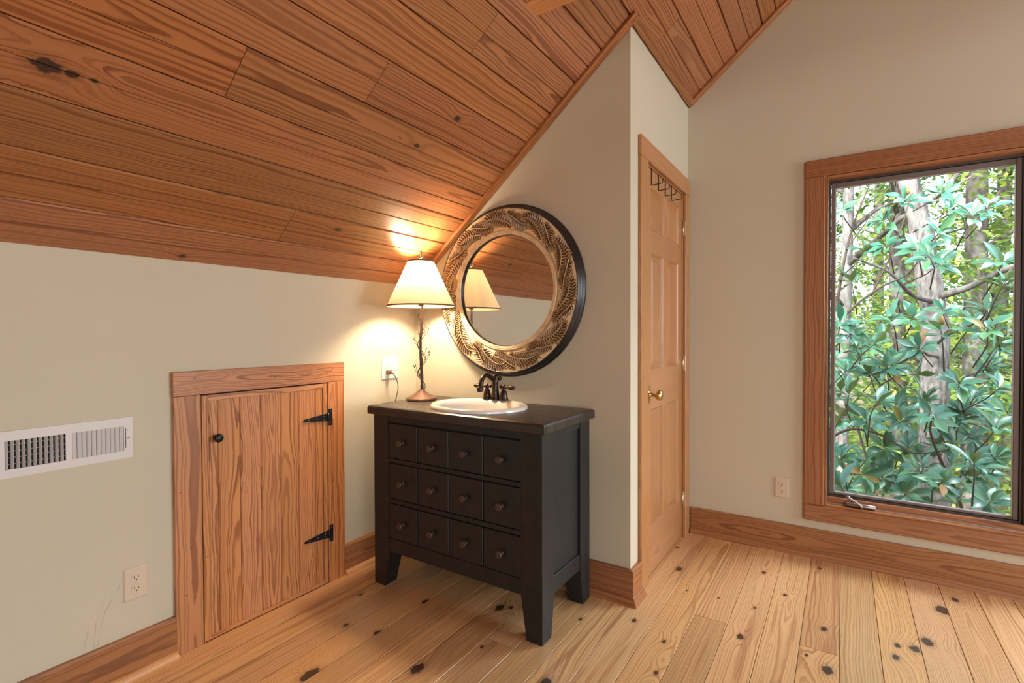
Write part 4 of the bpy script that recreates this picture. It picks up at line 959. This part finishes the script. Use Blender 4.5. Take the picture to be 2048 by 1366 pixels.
fn = MB(); fn.tube([(lx, ly, zt - 0.002), (lx + 0.001, ly, zt + 0.024), (lx + 0.003, ly, zt + 0.058)], [0.0032, 0.0026, 0.0016], 8)
for a, hgt, dx in ((0.3, 0.016, 0.020), (2.6, 0.020, 0.022), (4.2, 0.012, 0.018), (5.4, 0.026, 0.014), (1.6, 0.028, 0.012)):
    e = Vector((lx + dx * math.cos(a), ly + dx * math.sin(a), zt + hgt + 0.018)); fn.tube([(lx, ly, zt + hgt - 0.004), (lx + dx * 0.6 * math.cos(a), ly + dx * 0.6 * math.sin(a), zt + hgt + 0.006), e], [0.002, 0.0018, 0.0013], 6)
fn.build('twig_finial', M_vine, tl)
pl_ = lamp_obj('lamp_light', 'POINT', (lx, ly, lz + 0.632), None, 70, (1.0, 0.77, 0.52), shadow_soft_size=0.055)
pl_.parent = tl; pl_.matrix_local = WORLD[tl.name].inverted() @ T(lx, ly, lz + 0.632)
tl.children[-1]
cp = smoothpts([(0.030, -0.236, 1.0080), (0.044, -0.228, 1.0050), (0.058, -0.214, 0.975), (0.078, -0.218, 0.930), (0.088, -0.240, 0.880), (0.080, -0.250, 0.800), (0.075, -0.200, 0.640), (0.110, -0.060, 0.560), (0.210, -0.028, 0.700), (0.250, -0.024, 0.862)], 6)
cdo = MB().tube(cp, 0.0026, 8).build('power_cord', M_cord, tl)
pg = MB(); pg.box(0.0085, 0.030, -0.243, -0.214, 0.996, 1.020, 0.003); pg.tube([(0.028, -0.230, 1.008), (0.036, -0.229, 1.007), (0.044, -0.226, 1.004)], [0.0075, 0.006, 0.0042], 10)
pg.build('plug', M_plug, cdo)

# ================================================================ OUTDOORS
gr = poly_prism('ground', M_ground, [(-40, 1.3), (60, 1.3), (60, 90), (-40, 90)], -3.4, -3.2, 'Z'); tag(gr, 'leaf-littered woodland ground below the window', 'ground', kind='structure')
LEAFP = []
def leafmesh(L, W, cup, bend):
    """obovate magnolia leaf: folded along the midrib and curved along its length; base at origin, along +X"""
    V = []; Fc = []; n = 6
    prof = [0.05, 0.42, 0.78, 1.0, 0.92, 0.55, 0.03]
    for i in range(n + 1):
        t = i / n; w_ = prof[i] * W / 2; x = 0.02 + t * L; z = -bend * t * t * L
        V += [(x, -w_, z + cup * w_), (x, 0, z), (x, w_, z + cup * w_)]
    for i in range(n):
        a = 3 * i; Fc += [(a, a + 3, a + 4, a + 1), (a + 1, a + 4, a + 5, a + 2)]
    me = bpy.data.meshes.new('leaf'); me.from_pydata(V, [], Fc); me.update()
    for p in me.polygons: p.use_smooth = True
    return me, V, Fc
LM = [leafmesh(0.175, 0.068, 0.42, 0.18), leafmesh(0.150, 0.062, 0.35, 0.38), leafmesh(0.195, 0.070, 0.55, 0.05), leafmesh(0.135, 0.058, 0.25, 0.28)]
for me, _, _ in LM: me.materials.append(M_mag)
LB = []
for me, _, _ in LM[:2]: b = me.copy(); b.materials.clear(); b.materials.append(M_magbrown); LB.append(b)
mg = empty('magnolia_tree', (2.96, 5.0, -3.2)); tag(mg, 'glossy-leaved magnolia with a pale leaning trunk close outside the window', 'tree')
trunk = smoothpts([(3.06, 4.98, -3.25), (3.0, 5.0, -1.5), (2.97, 5.0, 0.0), (2.965, 5.0, 0.58), (2.96, 5.0, 1.3), (2.90, 5.0, 1.85), (2.83, 5.0, 2.41), (2.76, 5.0, 2.75), (2.70, 5.0, 3.1), (2.58, 5.0, 4.4), (2.6, 5.0, 6.0)], 4)
MB().tube(trunk, [0.155 - 0.0021 * i + 0.006 * math.sin(i * 1.7) for i in range(len(trunk))], 20).build('trunk', M_bark, mg)
def branch(pts, r0, r1, mat=M_twig, name='branch', n=8):
    P = smoothpts(pts, 5); MB().tube(P, [0.72 * (r0 + (r1 - r0) * i / (len(P) - 1)) for i in range(len(P))], n).build(name, mat, mg)
branch([(2.98, 4.95, 1.60), (3.20, 4.75, 1.68), (3.45, 4.55, 1.83), (3.75, 4.4, 1.90)], 0.055, 0.026, M_bark2)
branch([(2.92, 4.9, 1.55), (2.72, 4.6, 1.62), (2.5, 4.3, 1.85), (2.2, 4.2, 2.0)], 0.035, 0.014, M_bark2)
branch([(1.95, 3.3, 1.15), (2.2, 3.3, 1.45), (2.40, 3.35, 1.62), (2.58, 3.3, 1.72), (2.70, 3.2, 1.92)], 0.018, 0.006)
branch([(2.33, 3.4, 1.55), (2.45, 3.45, 1.85), (2.55, 3.5, 2.15), (2.62, 3.55, 2.45)], 0.012, 0.005)
branch([(2.05, 3.9, 1.4), (2.12, 3.9, 1.9), (2.2, 3.95, 2.3), (2.36, 3.9, 2.75)], 0.022, 0.007)
branch([(2.14, 3.9, 2.05), (2.3, 3.9, 2.3), (2.48, 3.9, 2.62)], 0.010, 0.005)
branch([(3.06, 3.6, -0.6), (2.9, 3.2, -0.1), (2.75, 2.9, 0.25), (2.65, 2.5, 0.5), (2.64, 2.33, 0.62)], 0.022, 0.007)
branch([(1.9, 3.1, 0.15), (2.15, 3.0, 0.38), (2.4, 3.0, 0.36), (2.6, 2.95, 0.25), (2.85, 2.95, 0.32)], 0.016, 0.006)
branch([(3.3, 4.6, 0.3), (3.05, 3.6, 0.35), (2.9, 3.0, 0.32), (2.84, 2.3, 0.35)], 0.024, 0.007)
branch([(2.98, 4.9, 0.95), (2.8, 4.0, 1.0), (2.66, 3.2, 1.05), (2.5, 3.1, 0.95), (2.3, 3.1, 0.84)], 0.020, 0.006)
branch([(2.98, 4.9, 1.1), (2.95, 4.0, 1.2), (3.0, 3.1, 1.3), (3.03, 3.0, 1.38)], 0.020, 0.006)
branch([(3.4, 4.6, 2.6), (3.2, 4.1, 2.3), (3.0, 3.4, 2.1), (2.8, 3.25, 2.02)], 0.020, 0.006)
branch([(3.7, 4.4, 1.5), (3.4, 3.7, 1.6), (3.2, 3.1, 1.70), (3.1, 2.9, 1.6)], 0.018, 0.006)
branch([(2.2, 3.9, 0.5), (2.3, 3.4, 0.1), (2.4, 2.9, 0.02), (2.28, 2.5, 0.12)], 0.018, 0.006)
branch([(3.3, 4.9, 3.6), (3.2, 4.8, 3.1), (3.02, 4.7, 2.7)], 0.05, 0.03, M_bark2)
WH = [(2.34, 2.51, 0.7), (2.64, 2.31, 0.64), (2.84, 2.21, 0.37), (2.73, 2.71, 1.23), (2.59, 2.61, 0.19), (2.26, 2.41, 0.15), (2.39, 2.81, 0.05), (3.04, 2.71, 0.54), (3.03, 3.01, 1.39), (2.85, 2.81, 0.85), (2.72, 2.51, 0.14), (2.95, 2.51, 1.24), (2.63, 3.01, 1.09), (2.48, 3.11, 0.94), (2.31, 3.11, 0.86), (2.18, 3.01, 1.21), (2.22, 3.21, 1.07), (2.11, 2.11, 0.12), (2.54, 2.81, -0.05), (2.85, 2.91, -0.05), (3.09, 3.01, 0.27), (3.1, 2.81, 1.59), (3.14, 3.11, 1.76), (2.78, 3.21, 2.04), (2.66, 3.31, 1.93), (2.99, 3.21, 2.16), (2.89, 3.41, 2.26), (2.43, 3.51, 2.01), (2.42, 3.61, 2.26), (2.59, 3.61, 2.42), (2.86, 3.71, 2.47), (2.29, 3.71, 2.0), (2.62, 3.31, 1.34), (2.92, 3.11, 0.55), (2.44, 3.21, 0.22), (2.99, 3.11, 0.72), (2.16, 2.81, 0.7), (2.11, 3.11, 0.48), (3.08, 2.81, 0.82), (2.85, 3.01, 0.35), (2.99, 2.61, 0.02), (2.71, 3.01, -0.14), (2.11, 2.81, 0.19), (2.19, 3.81, 1.73), (2.1, 3.01, 1.3), (2.7, 3.11, 1.84), (2.79, 3.31, 1.79), (2.69, 3.21, 0.67), (2.53, 3.01, 0.49), (3.21, 3.31, 0.59), (3.01, 3.41, 0.34), (2.1, 3.81, 2.45), (2.48, 3.41, 1.33), (3.01, 3.31, 1.29), (2.29, 2.91, 0.5), (2.58, 3.11, 0.25), (3.12, 3.21, 1.1), (2.15, 3.31, 0.87)]
tw = MB(); far = MB(); nleaf = 0
def whorl(c, n, single):
    global nleaf
    c = Vector(c); ax = Vector((rnd.uniform(-.5, .5), rnd.uniform(-.9, .1), rnd.uniform(0.1, 1.0))).normalized()
    a1 = ax.orthogonal().normalized(); a2 = ax.cross(a1)
    tw.tube([c - ax * 0.30 + Vector((rnd.uniform(-.08, .08), 0.12, rnd.uniform(-.08, .02))), c - ax * 0.13 + Vector((0, 0.02, 0)), c], [0.0060, 0.0050, 0.0035], 5)
    ph = rnd.uniform(0, 6.28)
    for k in range(n):
        a = ph + k * 2.4 + rnd.uniform(-.2, .2); el = rnd.uniform(0.05, 0.75) if k < n - 2 else rnd.uniform(0.8, 1.3)
        d = (a1 * math.cos(a) + a2 * math.sin(a)) * math.cos(el) + ax * math.sin(el)
        up = (ax - d * ax.dot(d)).normalized(); s = up.cross(d)
        sc = rnd.uniform(0.66, 1.04); mw = Matrix((d * sc, s * sc, up * sc)).transposed().to_4x4(); mw.translation = c - ax * rnd.uniform(0, 0.05)
        brown = rnd.random() < 0.045
        if single and nleaf < 298:
            me = rnd.choice(LB) if brown else rnd.choice(LM)[0]
            link('leaf', me, mg, mw); nleaf += 1
        else:
            me, V, Fc = rnd.choice(LM); far.add(V, Fc, True, mw)
order = sorted(WH, key=lambda p: p[1])
for i, c in enumerate(order): whorl(c, rnd.choice([9, 10, 11, 12]), True)
for i in range(34):
    y = rnd.uniform(2.9, 4.7); t_ = rnd.uniform(0.0, 1.0); v_ = rnd.uniform(-0.26, 0.20 if rnd.random() < 0.22 else 0.0)
    whorl((2.118 + (y + 2.187) * (-0.01 + 0.20 * t_), y, 1.22 + (y + 2.187) * v_), rnd.choice([8, 9, 10]), False)
for i in range(150):
    x = rnd.uniform(0.6, 5.4); y = rnd.uniform(2.7, 5.4); z = rnd.uniform(-2.2, 2.7 if y < 4.3 else 4.2)
    dx = (x - 2.118) / (y + 2.187)
    if -0.03 < dx < 0.24 and -0.3 < (z - 1.22) / (y + 2.187) < 0.27 and rnd.random() < (0.35 if z < 1.2 else 0.90): continue
    if abs(x - 2.95) < 0.35 and z > 0.6 and y < 5: continue
    whorl((x, y, z), rnd.choice([8, 9, 10]), False)
tag(far.build('foliage', M_mag, mg), kind='stuff'); tag(tw.build('twigs', M_twig, mg), kind='stuff')
bud = MB()
for c in ((2.73, 2.69, 1.27), (2.60, 3.60, 2.46), (2.43, 3.60, 2.30)): bud.lathe([(0, 0), (0.012, 0.006), (0.020, 0.025), (0.018, 0.045), (0.008, 0.068), (0, 0.078)], 10, T(*c))
bud.build('buds', M_magbrown, mg)

def forest(name, label, x, y, r, h, mat, nl, spread, z0=-1.5, z1=9.0, lean=0.0, bark=M_bark2, lsz=0.11):
    t = empty(name, (x, y, -3.2)); tag(t, label, 'tree', 'broad-leaved trees in the woods')
    P = smoothpts([(x, y, -3.25), (x + lean * 0.3, y, 0), (x + lean, y, 4), (x + lean * 1.6, y, h)], 5)
    MB().tube(P, [r * (1 - 0.45 * i / (len(P) - 1)) for i in range(len(P))], 12).build('trunk', bark, t)
    br = MB()
    for k in range(9):
        zz = rnd.uniform(-0.5, h * 0.7); a = rnd.uniform(0, 6.28); L = rnd.uniform(0.8, 2.2)
        p = Vector((x + lean * max(0, zz) / 4, y, zz)); br.tube([p, p + Vector((math.cos(a) * L * .5, math.sin(a) * L * .5, 0.35 * L)), p + Vector((math.cos(a) * L, math.sin(a) * L, 0.55 * L))], [0.05, 0.03, 0.012], 6)
    br.build('branches', M_bark2, t)
    V = []; Fc = []
    cl = [(x + rnd.gauss(0, spread), y + rnd.gauss(0, spread * 0.7), rnd.uniform(z0, z1), rnd.uniform(0.35, 0.95)) for _ in range(max(8, nl // 70))]
    for _ in range(nl):
        c = rnd.choice(cl); s = c[3]
        p = Vector((c[0] + rnd.gauss(0, s * .6), c[1] + rnd.gauss(0, s * .6), c[2] + rnd.gauss(0, s * .32)))
        d = Vector((rnd.uniform(-1, 1), rnd.uniform(-1, 1), rnd.uniform(-.6, .6))).normalized(); u = Vector((rnd.uniform(-.5, .5), rnd.uniform(-.9, .3), 1)).normalized(); s1 = d.cross(u).normalized()
        L = lsz * rnd.uniform(0.7, 1.35); b = len(V)
        V += [tuple(p - d * L * .5), tuple(p + s1 * L * .27 - u * .01), tuple(p + d * L * .5 - u * .03), tuple(p - s1 * L * .27 - u * .01)]; Fc.append((b, b + 1, b + 2, b + 3))
    tag(raw('foliage', V, Fc, mat, t), kind='stuff'); return t
trees = [(2.09, 7.2, .10, 10, M_fol2, 3800, 1.3, -3, 8, 0.1, M_bark, .12, 'slim pale tree at the left edge of the window view'),
 (4.05, 9.6, .21, 12, M_fol, 6500, 1.9, -2.6, 9, 0.0, M_bark2, .13, 'mottled grey tree standing right behind the magnolia trunk'),
 (3.05, 9.9, .16, 12, M_fol, 5500, 1.7, -2.6, 9, -0.1, M_bark2, .13, 'dark trunk seen left of the magnolia trunk, low in the window'),
 (5.15, 11.2, .20, 13, M_fol2, 5500, 2.0, -2.6, 10, 0.2, M_bark2, .14, 'slender dark tree right of the mottled grey one'),
 (5.6, 10.4, .17, 12, M_fol, 5500, 1.9, -2.6, 9, -0.3, M_bark2, .13, 'tree with sunlit leaves at the right edge of the window view'),
 (1.2, 12.0, .22, 13, M_fol, 5500, 2.4, -2.6, 10, 0.3, M_bark2, .15, 'sunlit tree far back at the left of the woods'),
 (3.6, 14.5, .24, 14, M_fol, 6500, 2.8, -2.8, 10, 0.0, M_bark2, .17, 'yellow-green tree in the middle of the woods'),
 (7.6, 14.5, .24, 14, M_fol2, 5000, 2.8, -2.8, 10, 0.0, M_bark2, .17, 'deep green tree far back to the right'),
 (6.0, 19.0, .26, 15, M_fol, 6500, 3.6, -3.0, 12, 0.2, M_bark2, .22, 'distant bright tree behind the right half of the woods'),
 (1.5, 20.0, .26, 15, M_fol2, 5500, 3.8, -3.0, 12, 0.0, M_bark2, .22, 'distant deep green tree behind the left half of the woods'),
 (9.0, 24.0, .28, 16, M_fol, 5500, 4.4, -3.2, 13, 0.0, M_bark2, .28, 'farthest tree at the back right of the woods'),
 (3.5, 27.0, .28, 16, M_fol, 6000, 4.8, -3.2, 13, 0.0, M_bark2, .30, 'farthest tree at the back of the woods, centre'),
 (-2.5, 15.0, .25, 14, M_fol2, 3500, 3.0, -3.0, 11, 0.0, M_bark2, .2, 'tree left of the woods in view'),
 (12.0, 17.0, .25, 14, M_fol2, 3500, 3.2, -3.0, 11, 0.0, M_bark2, .2, 'tree right of the woods in view')]
for a in trees: forest('broadleaf_tree', a[12], a[0], a[1], a[2], a[3], a[4], a[5], a[6], a[7], a[8], a[9], a[10], a[11])
